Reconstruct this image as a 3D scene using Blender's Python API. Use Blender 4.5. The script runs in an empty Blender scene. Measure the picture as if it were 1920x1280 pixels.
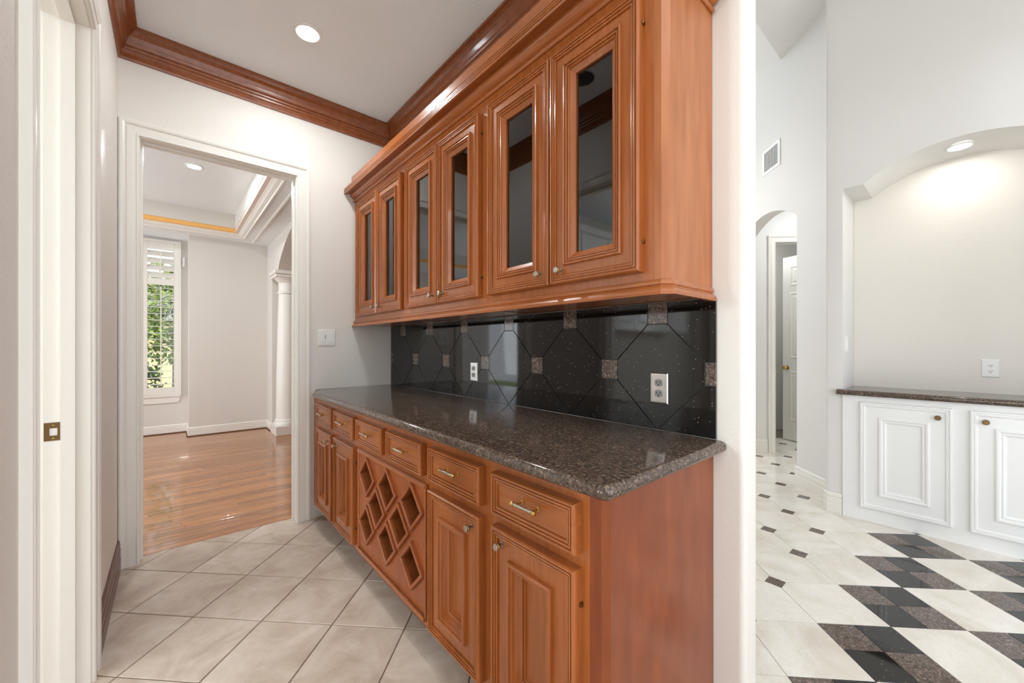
import bpy, bmesh, math, random
from mathutils import Vector, Matrix
random.seed(7)
sc = bpy.context.scene
COL = sc.collection
S2 = math.sqrt(2.0)

# ------------------------------------------------------------------ camera
FPX, U0, V0, TH, CH = 739.14, 951.46, 649.375, math.radians(40.501), 1.2402
cd = bpy.data.cameras.new('camera'); cam = bpy.data.objects.new('camera', cd); COL.objects.link(cam)
cam.location = (0, 0, CH); cam.rotation_euler = (math.pi/2, 0, -TH)
cd.sensor_width = 36.0; cd.lens = 36.0*FPX/1920.0
cd.shift_x = (960-U0)/1920.0; cd.shift_y = (V0-640)/1920.0
cd.clip_start = 0.02; cd.clip_end = 200
sc.camera = cam

# ------------------------------------------------------------------ world, sun, window daylight and added fill lamps
w = bpy.data.worlds.new('sky'); sc.world = w; w.use_nodes = True
nt = w.node_tree; bg = nt.nodes['Background']
sky = nt.nodes.new('ShaderNodeTexSky'); sky.sky_type = 'HOSEK_WILKIE'
sky.sun_direction = Vector((0.45, -0.35, 0.82)).normalized(); sky.turbidity = 3.0; sky.ground_albedo = 0.4
mixw = nt.nodes.new('ShaderNodeMixRGB'); mixw.inputs[0].default_value = 0.6
mixw.inputs[2].default_value = (0.92, 0.95, 1.0, 1)
nt.links.new(sky.outputs[0], mixw.inputs[1]); nt.links.new(mixw.outputs[0], bg.inputs[0])
bg.inputs[1].default_value = 3.0
sd = bpy.data.lights.new('sun', 'SUN'); sd.energy = 6.0; sd.angle = 0.01; sd.color = (1, 0.95, 0.86)
sun = bpy.data.objects.new('sun', sd); COL.objects.link(sun)
sun.rotation_euler = Vector((0.45, -0.35, 0.82)).to_track_quat('Z', 'Y').to_euler()

def area(name, loc, target, sx, sy, power, color=(1, 1, 1)):
    l = bpy.data.lights.new(name, 'AREA'); l.shape = 'RECTANGLE'; l.size = sx; l.size_y = sy
    l.energy = power; l.color = color
    o = bpy.data.objects.new(name, l); COL.objects.link(o); o.location = loc
    o.rotation_euler = (Vector(loc)-Vector(target)).to_track_quat('Z', 'Y').to_euler()
    return o
area('daylight_living_window', (2.2, -3.9, 2.5), (2.2, 0, 1.7), 4.2, 2.2, 18, (0.95, 0.98, 1.0))
area('daylight_kitchen_window', (-4.15, 1.6, 1.75), (0, 1.75, 1.1), 0.35, 0.6, 45, (0.88, 0.95, 1.0))
area('daylight_breakfast_window', (-4.1, -0.5, 1.7), (0.5, 0.6, 1.2), 1.7, 1.4, 32, (0.88, 0.95, 1.0))  # added fill lamp on the kitchen side, lights the cabinet fronts
area('daylight_dining_window', (-2.6, 5.3, 1.6), (1, 5.3, 1.3), 2.2, 1.9, 22, (0.92, 0.97, 1.0))  # added unseen fill lamp for the dining room
area('daylight_hall_window', (4.0, 2.6, 2.7), (5.0, 1.6, 1.2), 1.2, 1.2, 9, (1.0, 0.98, 0.95))  # area light aimed at the hall arch

sc.view_settings.view_transform = 'Standard'; sc.view_settings.look = 'None'
sc.view_settings.gamma = 1.0; sc.view_settings.use_curve_mapping = False
sc.view_settings.exposure = 0.3
sc.cycles.use_denoising = True
sc.cycles.max_bounces = 6; sc.cycles.diffuse_bounces = 4; sc.cycles.glossy_bounces = 4
sc.cycles.use_adaptive_sampling = True; sc.cycles.adaptive_threshold = 0.045
sc.cycles.transparent_max_bounces = 8; sc.cycles.caustics_reflective = False; sc.cycles.caustics_refractive = False
sc.cycles.sample_clamp_indirect = 6.0

# ------------------------------------------------------------------ materials
def srgb(r, g, b):
    f = lambda c: c/12.92 if c <= 0.04045 else ((c+0.055)/1.055)**2.4
    return (f(r/255.), f(g/255.), f(b/255.), 1)
def base_mat(name, col=(0.8, 0.8, 0.8, 1), rough=0.5, metal=0.0, spec=0.5, coat=0.0):
    m = bpy.data.materials.new(name); m.use_nodes = True
    b = m.node_tree.nodes['Principled BSDF']
    b.inputs['Base Color'].default_value = col; b.inputs['Roughness'].default_value = rough
    b.inputs['Metallic'].default_value = metal; b.inputs['Specular IOR Level'].default_value = spec
    b.inputs['Coat Weight'].default_value = coat; b.inputs['Coat Roughness'].default_value = 0.12
    return m, m.node_tree, b
def N(nt, t, **kw):
    n = nt.nodes.new(t)
    for k, v in kw.items():
        if k.startswith('i_'): n.inputs[k[2:].replace('_', ' ')].default_value = v
        else: setattr(n, k, v)
    return n
def pos(nt, scale=(1, 1, 1), rot=(0, 0, 0), rnd=0.0):
    g = N(nt, 'ShaderNodeNewGeometry'); mp = N(nt, 'ShaderNodeMapping')
    mp.inputs['Scale'].default_value = scale; mp.inputs['Rotation'].default_value = rot
    src = g.outputs['Position']
    if rnd:
        oi = N(nt, 'ShaderNodeObjectInfo'); mu = N(nt, 'ShaderNodeMath', operation='MULTIPLY'); mu.inputs[1].default_value = rnd
        nt.links.new(oi.outputs['Random'], mu.inputs[0])
        va = N(nt, 'ShaderNodeVectorMath', operation='ADD')
        nt.links.new(src, va.inputs[0]); nt.links.new(mu.outputs[0], va.inputs[1]); src = va.outputs[0]
    nt.links.new(src, mp.inputs['Vector'])
    return mp.outputs[0]
def ramp(nt, fac, stops):
    r = N(nt, 'ShaderNodeValToRGB'); e = r.color_ramp.elements
    e[0].position, e[0].color = stops[0]; e[1].position, e[1].color = stops[-1]
    for p, c in stops[1:-1]:
        x = e.new(p); x.color = c
    nt.links.new(fac, r.inputs[0]); return r.outputs[0]
def noise(nt, vec, scale, detail=4, rough=0.55, dist=0.0):
    n = N(nt, 'ShaderNodeTexNoise'); n.inputs['Scale'].default_value = scale; n.inputs['Detail'].default_value = detail
    n.inputs['Roughness'].default_value = rough; n.inputs['Distortion'].default_value = dist
    nt.links.new(vec, n.inputs['Vector']); return n.outputs['Fac']
def mixc(nt, fac, a, b, mode='MIX'):
    m = N(nt, 'ShaderNodeMixRGB', blend_type=mode)
    for s, i in ((fac, 0), (a, 1), (b, 2)):
        if hasattr(s, 'is_linked'): nt.links.new(s, m.inputs[i])
        else: m.inputs[i].default_value = s
    return m.outputs[0]
def bump(nt, b, h, strength, dist):
    bp = N(nt, 'ShaderNodeBump'); bp.inputs['Strength'].default_value = strength; bp.inputs['Distance'].default_value = dist
    nt.links.new(h, bp.inputs['Height']); nt.links.new(bp.outputs[0], b.inputs['Normal'])

def paint(name, col, rough=0.55, tex=0.0, scale=90):
    m, nt, b = base_mat(name, col, rough, spec=0.35)
    v = pos(nt)
    n = noise(nt, v, 2.0, 2)
    c = mixc(nt, n, tuple(x*0.975 for x in col[:3])+(1,), tuple(min(1, x*1.02) for x in col[:3])+(1,))
    nt.links.new(c, b.inputs['Base Color'])
    if tex: bump(nt, b, noise(nt, v, scale, 3), tex, 0.004)
    return m
def wood(name, sc3, dark, mid, light, rough=0.27, coat=0.35, rnd=0.0):
    m, nt, b = base_mat(name, mid, rough, spec=0.45, coat=coat)
    v = pos(nt, sc3, rnd=rnd)
    g = noise(nt, v, 3.0, 5, 0.5, 0.3)
    c = ramp(nt, g, [(0.2, dark), (0.5, mid), (0.8, light)])
    v2 = pos(nt, (1, 1, 0.45), rnd=rnd)
    mot = noise(nt, v2, 9.0, 3, 0.5, 0.3)
    c2 = ramp(nt, mot, [(0.3, (0.90, 0.87, 0.84, 1)), (0.7, (1.05, 1.04, 1.03, 1))])
    nt.links.new(mixc(nt, 0.8, c, c2, 'MULTIPLY'), b.inputs['Base Color'])
    bump(nt, b, g, 0.015, 0.001)
    return m
M = {}
M['wall'] = paint('wall_paint_warm', srgb(231, 226, 218), 0.5, 0.25)
M['wall_grey'] = paint('wall_paint_grey', srgb(222, 217, 210), 0.5, 0.15)
M['wall_white'] = paint('wall_paint_white', srgb(228, 226, 222), 0.5, 0.15)
M['ceil'] = paint('ceiling_paint', srgb(238, 241, 242), 0.7, 0.5, 120)
M['trim'] = paint('trim_white_paint', srgb(236, 232, 224), 0.28)
M['white'] = paint('cabinet_white_paint', srgb(240, 240, 238), 0.3)
D, Md, L = srgb(146, 80, 36), srgb(162, 92, 43), srgb(173, 102, 51)
M['wood_v'] = wood('stained_maple_upright', (24, 24, 1.6), D, Md, L)
M['wood_h'] = wood('stained_maple_level', (24, 1.6, 24), D, Md, L)
M['wood_x'] = wood('stained_maple_cross', (1.6, 24, 24), D, Md, L)
M['wood_red'] = wood('stained_maple_panel', (9, 9, 1.2), srgb(142, 76, 39), srgb(157, 86, 45), srgb(167, 95, 53), 0.38, 0.06)
M['wood_base_end'] = wood('maple_ply_base_end', (6, 6, 1.5), srgb(116, 56, 27), srgb(134, 67, 33), srgb(148, 79, 41), 0.34, 0.1)  # base end panel, toned darker and redder than the wall cabinet end
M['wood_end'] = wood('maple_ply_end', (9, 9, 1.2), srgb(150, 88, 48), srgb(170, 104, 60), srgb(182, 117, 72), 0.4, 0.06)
M['wood_crown'] = wood('dark_stained_crown', (12, 12, 12), srgb(116, 60, 28), srgb(138, 76, 38), srgb(152, 88, 46), 0.3, 0.3)
M['wood_dark'] = wood('stained_wood_base', (8, 2, 8), srgb(70, 38, 36), srgb(96, 56, 54), srgb(120, 76, 72), 0.35, 0.2)
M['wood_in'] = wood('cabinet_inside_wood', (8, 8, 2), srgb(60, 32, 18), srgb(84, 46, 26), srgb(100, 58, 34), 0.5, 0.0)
D2, Md2, L2 = srgb(140, 82, 34), srgb(172, 108, 48), srgb(196, 136, 70)
def plank_mat():
    m, nt, b = base_mat('oak_plank', Md2, 0.2, spec=0.45, coat=0.5)
    b.inputs['Coat Roughness'].default_value = 0.05
    v = pos(nt, (1.6, 22, 22), rnd=31.0)
    g = noise(nt, v, 3.0, 6, 0.6, 0.5)
    c = ramp(nt, g, [(0.3, D2), (0.5, Md2), (0.72, L2)])
    oi = N(nt, 'ShaderNodeObjectInfo')
    t = ramp(nt, oi.outputs['Random'], [(0.0, (0.72, 0.66, 0.60, 1)), (0.5, (0.95, 0.93, 0.92, 1)), (1.0, (1.16, 1.16, 1.14, 1))])
    nt.links.new(mixc(nt, 1.0, c, t, 'MULTIPLY'), b.inputs['Base Color'])
    return m
M['plank'] = plank_mat()
def tile_mat():
    m, nt, b = base_mat('beige_ceramic_tile', srgb(205, 188, 168), 0.34, spec=0.4)
    v = pos(nt, rnd=17.0)
    n1 = noise(nt, v, 4.5, 6, 0.6, 0.8)
    c = ramp(nt, n1, [(0.3, srgb(180, 160, 142)), (0.5, srgb(203, 187, 170)), (0.72, srgb(219, 206, 192))])
    n2 = noise(nt, v, 30, 4)
    c = mixc(nt, 0.35, c, ramp(nt, n2, [(0.35, (0.86, 0.84, 0.82, 1)), (0.7, (1.05, 1.05, 1.04, 1))]), 'MULTIPLY')
    oi = N(nt, 'ShaderNodeObjectInfo')
    c = mixc(nt, 0.6, c, ramp(nt, oi.outputs['Random'], [(0.0, (0.92, 0.91, 0.9, 1)), (1.0, (1.05, 1.04, 1.03, 1))]), 'MULTIPLY')
    nt.links.new(c, b.inputs['Base Color'])
    bump(nt, b, noise(nt, v, 11, 5, 0.6, 1.2), 0.22, 0.006)
    return m
M['tile'] = tile_mat()
M['grout'] = paint('tile_grout', srgb(126, 104, 82), 0.85, 0.2, 300)
def marble_mat():
    m, nt, b = base_mat('cream_marble', srgb(232, 226, 216), 0.14, spec=0.5)
    v = pos(nt, rnd=23.0)
    n1 = noise(nt, v, 3.0, 5, 0.6, 1.0)
    c = ramp(nt, n1, [(0.3, srgb(214, 204, 190)), (0.55, srgb(232, 226, 217)), (0.8, srgb(240, 236, 230))])
    n2 = noise(nt, v, 7.0, 8, 0.7, 2.2)
    vein = ramp(nt, n2, [(0.485, (1, 1, 1, 1)), (0.5, (0.82, 0.78, 0.72, 1)), (0.515, (1, 1, 1, 1))])
    nt.links.new(mixc(nt, 0.55, c, vein, 'MULTIPLY'), b.inputs['Base Color'])
    return m
M['marble'] = marble_mat()
M['marble_grout'] = paint('marble_joint', srgb(140, 128, 112), 0.7)
def granite(name, a, bcol, ccol, rough, scale=70, grain=(1, 1, 1)):
    m, nt, b = base_mat(name, a, rough, spec=0.5)
    v = pos(nt, grain)
    vo = N(nt, 'ShaderNodeTexVoronoi'); vo.inputs['Scale'].default_value = scale*1.4; nt.links.new(v, vo.inputs['Vector'])
    n = noise(nt, v, scale*1.2, 4, 0.7)
    mixv = N(nt, 'ShaderNodeMixRGB'); mixv.inputs[0].default_value = 0.4
    nt.links.new(n, mixv.inputs[1]); nt.links.new(vo.outputs['Color'], mixv.inputs[2])
    bw = N(nt, 'ShaderNodeRGBToBW'); nt.links.new(mixv.outputs[0], bw.inputs[0])
    c = ramp(nt, bw.outputs[0], [(0.3, a), (0.47, bcol), (0.56, bcol), (0.7, ccol)])
    nt.links.new(c, b.inputs['Base Color'])
    return m
M['granite'] = granite('brown_granite', srgb(40, 33, 29), srgb(84, 70, 60), srgb(138, 118, 102), 0.1, 120)
M['granite_tile'] = granite('brown_granite_tile', srgb(44, 37, 33), srgb(98, 84, 76), srgb(150, 134, 122), 0.12, 120)
def galaxy():
    m, nt, b = base_mat('black_galaxy_granite', srgb(16, 16, 16), 0.05, spec=0.55)
    v = pos(nt)
    vo = N(nt, 'ShaderNodeTexVoronoi'); vo.inputs['Scale'].default_value = 80; nt.links.new(v, vo.inputs['Vector'])
    sp = N(nt, 'ShaderNodeSeparateColor'); nt.links.new(vo.outputs['Color'], sp.inputs[0])
    gt = N(nt, 'ShaderNodeMath', operation='GREATER_THAN'); gt.inputs[1].default_value = 0.8; nt.links.new(sp.outputs[0], gt.inputs[0])
    lt = N(nt, 'ShaderNodeMath', operation='LESS_THAN'); lt.inputs[1].default_value = 0.13; nt.links.new(vo.outputs['Distance'], lt.inputs[0])
    mu = N(nt, 'ShaderNodeMath', operation='MULTIPLY'); nt.links.new(gt.outputs[0], mu.inputs[0]); nt.links.new(lt.outputs[0], mu.inputs[1])
    n = noise(nt, v, 40, 4)
    c0 = ramp(nt, n, [(0.35, srgb(12, 12, 12)), (0.7, srgb(26, 25, 24))])
    nt.links.new(mixc(nt, mu.outputs[0], c0, srgb(176, 168, 155)), b.inputs['Base Color'])
    return m
M['galaxy'] = galaxy()
M['splash_grout'] = base_mat('dark_splash_joint', srgb(104, 102, 98), 0.5)[0]
def brushed(name, col, rough):
    m, nt, b = base_mat(name, col, rough, metal=1.0)
    n = noise(nt, pos(nt, (40, 40, 400)), 3, 3)
    c = mixc(nt, n, tuple(x*0.85 for x in col[:3])+(1,), col)
    nt.links.new(c, b.inputs['Base Color']); return m
M['brass'] = brushed('polished_brass', srgb(214, 180, 110), 0.2)
M['nickel'] = brushed('brushed_nickel', srgb(196, 188, 176), 0.28)
M['bronze'] = brushed('aged_brass', srgb(128, 104, 72), 0.35)
M['steel'] = brushed('brushed_steel_plate', srgb(205, 203, 200), 0.3)
M['grey_plastic'] = paint('grey_plastic', srgb(150, 150, 148), 0.4)
M['white_plastic'] = paint('white_plastic', srgb(238, 238, 234), 0.3)
M['dark'] = base_mat('dark_slot', srgb(24, 22, 20), 0.6)[0]
M['led'] = paint('bare_wood_strip', srgb(246, 186, 104), 0.5)  # flat orange tone of the far tray strip
M['peach'] = paint('pale_peach_paint', srgb(232, 212, 198), 0.5)  # flat pale peach tone of the right tray strip
M['vent_in'] = paint('vent_shadow_grey', srgb(120, 120, 120), 0.6)
def glass_mat(name, ior, tint):
    m = bpy.data.materials.new(name); m.use_nodes = True; nt = m.node_tree
    nt.nodes.clear(); out = N(nt, 'ShaderNodeOutputMaterial')
    fr = N(nt, 'ShaderNodeFresnel'); fr.inputs[0].default_value = ior
    tr = N(nt, 'ShaderNodeBsdfTransparent'); tr.inputs[0].default_value = tint
    gl = N(nt, 'ShaderNodeBsdfGlossy'); gl.inputs['Roughness'].default_value = 0.01
    mx = N(nt, 'ShaderNodeMixShader')
    nt.links.new(fr.outputs[0], mx.inputs[0]); nt.links.new(tr.outputs[0], mx.inputs[1]); nt.links.new(gl.outputs[0], mx.inputs[2])
    nt.links.new(mx.outputs[0], out.inputs[0]); return m
M['glass'] = glass_mat('cabinet_glass', 2.0, (0.75, 0.74, 0.72, 1))
M['pane'] = glass_mat('window_glass', 1.4, (0.96, 0.97, 0.97, 1))
def emit(name, col, s):
    m = bpy.data.materials.new(name); m.use_nodes = True; nt = m.node_tree
    b = nt.nodes['Principled BSDF']; b.inputs['Emission Color'].default_value = col; b.inputs['Emission Strength'].default_value = s
    return m
M['bulb'] = emit('lit_lamp_lens', (1, 0.98, 0.95, 1), 22)
M['bulb_white'] = emit('lit_lamp_lens_white', (1, 0.98, 0.95, 1), 14)
M['lens_off'] = paint('unlit_lamp_lens', srgb(70, 69, 66), 0.3)
def leaf_mat(name, a, b2):
    m, nt, b = base_mat(name, a, 0.5, spec=0.3)
    nt.links.new(ramp(nt, noise(nt, pos(nt), 6, 3), [(0.3, a), (0.7, b2)]), b.inputs['Base Color'])
    b.inputs['Transmission Weight'].default_value = 0.0
    return m
M['leaf'] = leaf_mat('dark_leaf', srgb(38, 54, 34), srgb(74, 94, 54))
M['leaf2'] = leaf_mat('bright_leaf', srgb(70, 92, 38), srgb(120, 136, 62))
M['bark'] = leaf_mat('bark', srgb(70, 60, 50), srgb(110, 98, 84))
M['lawn'] = leaf_mat('lawn_grass', srgb(84, 108, 50), srgb(120, 142, 76))
M['stucco'] = paint('cream_stucco', srgb(226, 206, 150), 0.8, 0.3)
M['path'] = paint('pale_concrete', srgb(200, 196, 188), 0.8, 0.3)
M['roofing'] = paint('grey_shingle', srgb(110, 108, 106), 0.8, 0.3)

# ------------------------------------------------------------------ mesh helpers (everything given in world metres)
def W(o):
    v = Vector((0, 0, 0))
    while o is not None:
        v += o.location; o = o.parent
    return v
def link(name, me, loc, parent):
    o = bpy.data.objects.new(name, me); COL.objects.link(o)
    if parent is not None:
        o.parent = parent; o.location = Vector(loc)-W(parent)
    else: o.location = loc
    return o
def obj(name, vf, mat, parent=None, smooth=False):
    verts, faces = vf
    xs, ys, zs = zip(*verts)
    c = Vector(((min(xs)+max(xs))/2, (min(ys)+max(ys))/2, min(zs)))
    me = bpy.data.meshes.new(name)
    me.from_pydata([Vector(v)-c for v in verts], [], faces); me.update()
    bm = bmesh.new(); bm.from_mesh(me); bmesh.ops.recalc_face_normals(bm, faces=bm.faces[:]); bm.to_mesh(me); bm.free()
    me.materials.append(mat)
    if smooth:
        for p in me.polygons: p.use_smooth = True
        me.set_sharp_from_angle(angle=math.radians(35))
    return link(name, me, c, parent)
def thing(name, loc, label=None, cat=None, group=None, kind=None, parent=None):
    o = link(name, None, loc, parent); o.empty_display_size = 0.05
    return tag(o, label, cat, group, kind)
def tag(o, label=None, cat=None, group=None, kind=None):
    if label: o['label'] = label
    if cat: o['category'] = cat
    if group: o['group'] = group
    if kind: o['kind'] = kind
    return o
def struct(o, label=None):
    o['kind'] = 'structure'
    if label: o['label'] = label
    return o
def join(*vfs):
    V, F = [], []
    for v, f in vfs:
        n = len(V); V += list(v); F += [tuple(i+n for i in q) for q in f]
    return V, F
def box(x0, x1, y0, y1, z0, z1):
    v = [(x, y, z) for x in (x0, x1) for y in (y0, y1) for z in (z0, z1)]
    return v, [(0, 1, 3, 2), (4, 6, 7, 5), (0, 4, 5, 1), (2, 3, 7, 6), (0, 2, 6, 4), (1, 5, 7, 3)]
def cbox(x0, x1, y0, y1, z0, z1, c=0.002):
    """box with a small chamfer on every edge"""
    bm = bmesh.new(); v, f = box(x0, x1, y0, y1, z0, z1)
    bv = [bm.verts.new(p) for p in v]
    for q in f: bm.faces.new([bv[i] for i in q])
    bmesh.ops.recalc_face_normals(bm, faces=bm.faces[:])
    bmesh.ops.bevel(bm, geom=bm.edges[:], offset=c, segments=1, affect='EDGES', profile=0.5)
    bm.verts.index_update()
    r = ([tuple(x.co) for x in bm.verts], [tuple(x.index for x in q.verts) for q in bm.faces]); bm.free(); return r
def prism(poly, z0, z1):
    n = len(poly); v = [(x, y, z0) for x, y in poly]+[(x, y, z1) for x, y in poly]
    f = [tuple(range(n))[::-1], tuple(range(n, 2*n))]
    f += [(i, (i+1) % n, n+(i+1) % n, n+i) for i in range(n)]
    return v, f
def extrude(poly2, axis, a, b):
    """2D polygon extruded along an axis; polygon gives the two other coordinates in order"""
    def p(q, t):
        if axis == 'x': return (t, q[0], q[1])
        if axis == 'y': return (q[0], t, q[1])
        return (q[0], q[1], t)
    n = len(poly2); v = [p(q, a) for q in poly2]+[p(q, b) for q in poly2]
    f = [tuple(range(n))[::-1], tuple(range(n, 2*n))]+[(i, (i+1) % n, n+(i+1) % n, n+i) for i in range(n)]
    return v, f
def sweep(path, prof, side=1, closed_prof=True):
    """sweep profile (out, z) along a plan polyline with mitres; out is to the left (side=1) or right (-1) of travel"""
    n = len(path); rows = []
    for i in range(n):
        def nrm(a, b):
            d = (Vector(b)-Vector(a)).normalized(); return Vector((-d.y, d.x))*side
        if i == 0: m = nrm(path[0], path[1])
        elif i == n-1: m = nrm(path[-2], path[-1])
        else:
            n1, n2 = nrm(path[i-1], path[i]), nrm(path[i], path[i+1])
            m = (n1+n2); m = m/(1+n1.dot(n2))
        rows.append([(path[i][0]+m.x*o, path[i][1]+m.y*o, z) for o, z in prof])
    k = len(prof); V = [p for r in rows for p in r]; F = []
    for i in range(n-1):
        for j in range(k if closed_prof else k-1):
            a, b = i*k+j, i*k+(j+1) % k
            F.append((a, b, b+k, a+k))
    if closed_prof: F += [tuple(range(k)), tuple(range((n-1)*k, n*k))[::-1]]
    return V, F
def ringpanel(y0, y1, z0, z1, xb, prof, fill=True, sx=-1):
    """rectangular panel facing -X (sx=-1): rings of (inset, proud); the last ring is filled or left open"""
    V, F = [], []
    for i, p in prof:
        x = xb+sx*p
        V += [(x, y0+i, z0+i), (x, y1-i, z0+i), (x, y1-i, z1-i), (x, y0+i, z1-i)]
    for k in range(len(prof)-1):
        for j in range(4):
            a, b = 4*k+j, 4*k+(j+1) % 4
            F.append((a, b, b+4, a+4))
    if fill:
        n = 4*(len(prof)-1); F.append((n, n+1, n+2, n+3))
    return V, F
def ringpanel_y(x0, x1, z0, z1, yb, prof, fill=True, sy=-1):
    V, F = ringpanel(x0, x1, z0, z1, yb, prof, fill, sy)
    return [(b, a, c) for a, b, c in V], F
def lathe(prof, origin, axis='x', seg=16, caps=True):
    """profile (t along axis, radius)"""
    V, F = [], []
    ox, oy, oz = origin
    for t, r in prof:
        for s in range(seg):
            a = 2*math.pi*s/seg; c, d = r*math.cos(a), r*math.sin(a)
            V.append({'x': (ox+t, oy+c, oz+d), 'y': (ox+c, oy+t, oz+d), 'z': (ox+c, oy+d, oz+t)}[axis])
    for k in range(len(prof)-1):
        for s in range(seg):
            a, b = k*seg+s, k*seg+(s+1) % seg
            F.append((a, b, b+seg, a+seg))
    if caps: F += [tuple(range(seg))[::-1], tuple(range((len(prof)-1)*seg, len(prof)*seg))]
    return V, F
def clip(poly, planes):
    """clip a convex 2D polygon by half planes (nx, ny, d): keep nx*x+ny*y <= d"""
    for nx, ny, d in planes:
        out = []
        for i in range(len(poly)):
            a, b = poly[i], poly[(i+1) % len(poly)]
            da, db = nx*a[0]+ny*a[1]-d, nx*b[0]+ny*b[1]-d
            if da <= 0: out.append(a)
            if (da < 0 < db) or (db < 0 < da):
                t = da/(da-db); out.append((a[0]+t*(b[0]-a[0]), a[1]+t*(b[1]-a[1])))
        poly = out
        if len(poly) < 3: return []
    # drop near-duplicate points
    r = []
    for p in poly:
        if not r or math.hypot(p[0]-r[-1][0], p[1]-r[-1][1]) > 1e-4: r.append(p)
    if len(r) > 1 and math.hypot(r[0][0]-r[-1][0], r[0][1]-r[-1][1]) < 1e-4: r.pop()
    return r if len(r) >= 3 else []
def inset(poly, d):
    n = len(poly); ar = sum(poly[i][0]*poly[(i+1) % n][1]-poly[(i+1) % n][0]*poly[i][1] for i in range(n))
    s = 1 if ar > 0 else -1; pl = []
    for i in range(n):
        a, b = poly[i], poly[(i+1) % n]
        dx, dy = b[0]-a[0], b[1]-a[1]; l = math.hypot(dx, dy) or 1
        nx, ny = s*dy/l, -s*dx/l
        pl.append((nx, ny, nx*a[0]+ny*a[1]-d))
    return clip(poly, pl)
def tile_piece(poly, z, t, edge=0.0012):
    """flat tile in plan with a tiny eased edge, top at z"""
    top = inset(poly, edge)
    if len(top) != len(poly): return prism(poly, z-t, z)
    n = len(poly)
    v = [(x, y, z-t) for x, y in poly]+[(x, y, z-edge) for x, y in poly]+[(x, y, z) for x, y in top]
    f = [tuple(range(2*n, 3*n))]
    for k in (0, n): f += [(k+i, k+(i+1) % n, k+n+(i+1) % n, k+n+i) for i in range(n)]
    return v, f

# ------------------------------------------------------------------ key dimensions (metres)
XL, XB, YF, H = -0.2245, 1.382, 3.08, 3.012       # left wall, cabinet wall, far wall, pantry ceiling
YE = 0.46                                          # near end of the cabinet wall
YD = 3.20                                          # dining side of the far wall
ZC = 0.931                                         # countertop
XN = 3.78                                          # niche wall of the right room
H2 = 4.03                                          # right room ceiling

# ------------------------------------------------------------------ pantry shell
struct(obj('ceiling', box(XL-0.02, XB+0.115, -1.6, YF+0.02, H, H+0.1), M['ceil']), 'flat off-white textured ceiling above the pantry')
# far wall around the doorway
DX0, DX1, DZ = -0.134, 0.672, 2.434
wf = join(box(XL-0.12, DX0-0.018, YF, YD, 0, H+0.1), box(DX1+0.018, XB+0.115, YF, YD, 0, H+0.1), box(DX0-0.018, DX1+0.018, YF, YD, DZ+0.018, H+0.1))
struct(obj('wall_far', wf, M['wall']), 'warm off-white far wall around the dining doorway')
# left wall with the kitchen doorway
LY0, LY1, LZ = 1.285, 2.10, 2.41
wl = join(box(XL-0.115, XL, 0.90, LY0-0.018, 0, H), box(XL-0.115, XL, LY1+0.018, YF, 0, H), box(XL-0.115, XL, LY0-0.018, LY1+0.018, LZ+0.018, H))  # near end cut back so the added kitchen fill reaches the cabinets
struct(obj('wall_left', wl, M['wall']), 'off-white left wall with a cased doorway')
# cabinet wall with rounded free end, running up past the ceiling
r = 0.02; pts = [(XB, YF)]
for a in range(0, 91, 15):
    t = math.radians(180+a); pts.append((XB+r+r*math.cos(t), YE+r+r*math.sin(t)))
XW2 = 1.494
for a in range(0, 91, 15):
    t = math.radians(270+a); pts.append((XW2-r+r*math.cos(t), YE+r+r*math.sin(t)))
pts += [(XW2, YF)]
struct(obj('wall_right', prism(pts, 0, H2), M['wall'], smooth=True), 'wall behind the wooden cabinets with a rounded free end')
struct(obj('wall_header', box(XB, XW2, -3.6, YE-0.02, 2.62, H2), M['wall_white']))

# wooden crown moulding round the pantry ceiling
CR = [(0, .160), (.010, .160), (.013, .150), (.013, .128), (.018, .122), (.020, .112), (.028, .106), (.030, .097), (.026, .092),
      (.034, .086), (.037, .078), (.040, .066), (.050, .044), (.064, .030), (.068, .028), (.070, .019), (.083, .014), (.083, 0), (0, 0)]
crp = [(o, H-d) for o, d in CR]
def crown(name, path, side, mat, label):
    return struct(obj(name, sweep(path, crp, side), mat), label)
c = 0.083
def crown_seg(p0, p1, inward, e0, e1):
    """one straight crown length with mitred ends: e0/e1 = direction the end shifts per unit projection"""
    V, F = [], []; k = len(crp)
    for p, e in ((p0, e0), (p1, e1)):
        for o, z in crp: V.append((p[0]+(inward[0]+e[0])*o, p[1]+(inward[1]+e[1])*o, z))
    F = [(j, (j+1) % k, k+(j+1) % k, k+j) for j in range(k)]+[tuple(range(k)), tuple(range(k, 2*k))[::-1]]
    return V, F
struct(obj('trim_1', crown_seg((XL, YF), (XB, YF), (0, -1), (1, 0), (-1, 0)), M['wood_crown']), 'stained wood crown moulding on the far wall')
struct(obj('trim_2', crown_seg((XL, 0.90), (XL, YF), (1, 0), (0, 0), (0, -1)), M['wood_crown']), 'stained wood crown moulding on the left wall')
struct(obj('trim_3', crown_seg((XB, YE+0.02), (XB, YF), (-1, 0), (0, 0), (0, -1)), M['wood_crown']), 'stained wood crown moulding above the cabinets')

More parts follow.
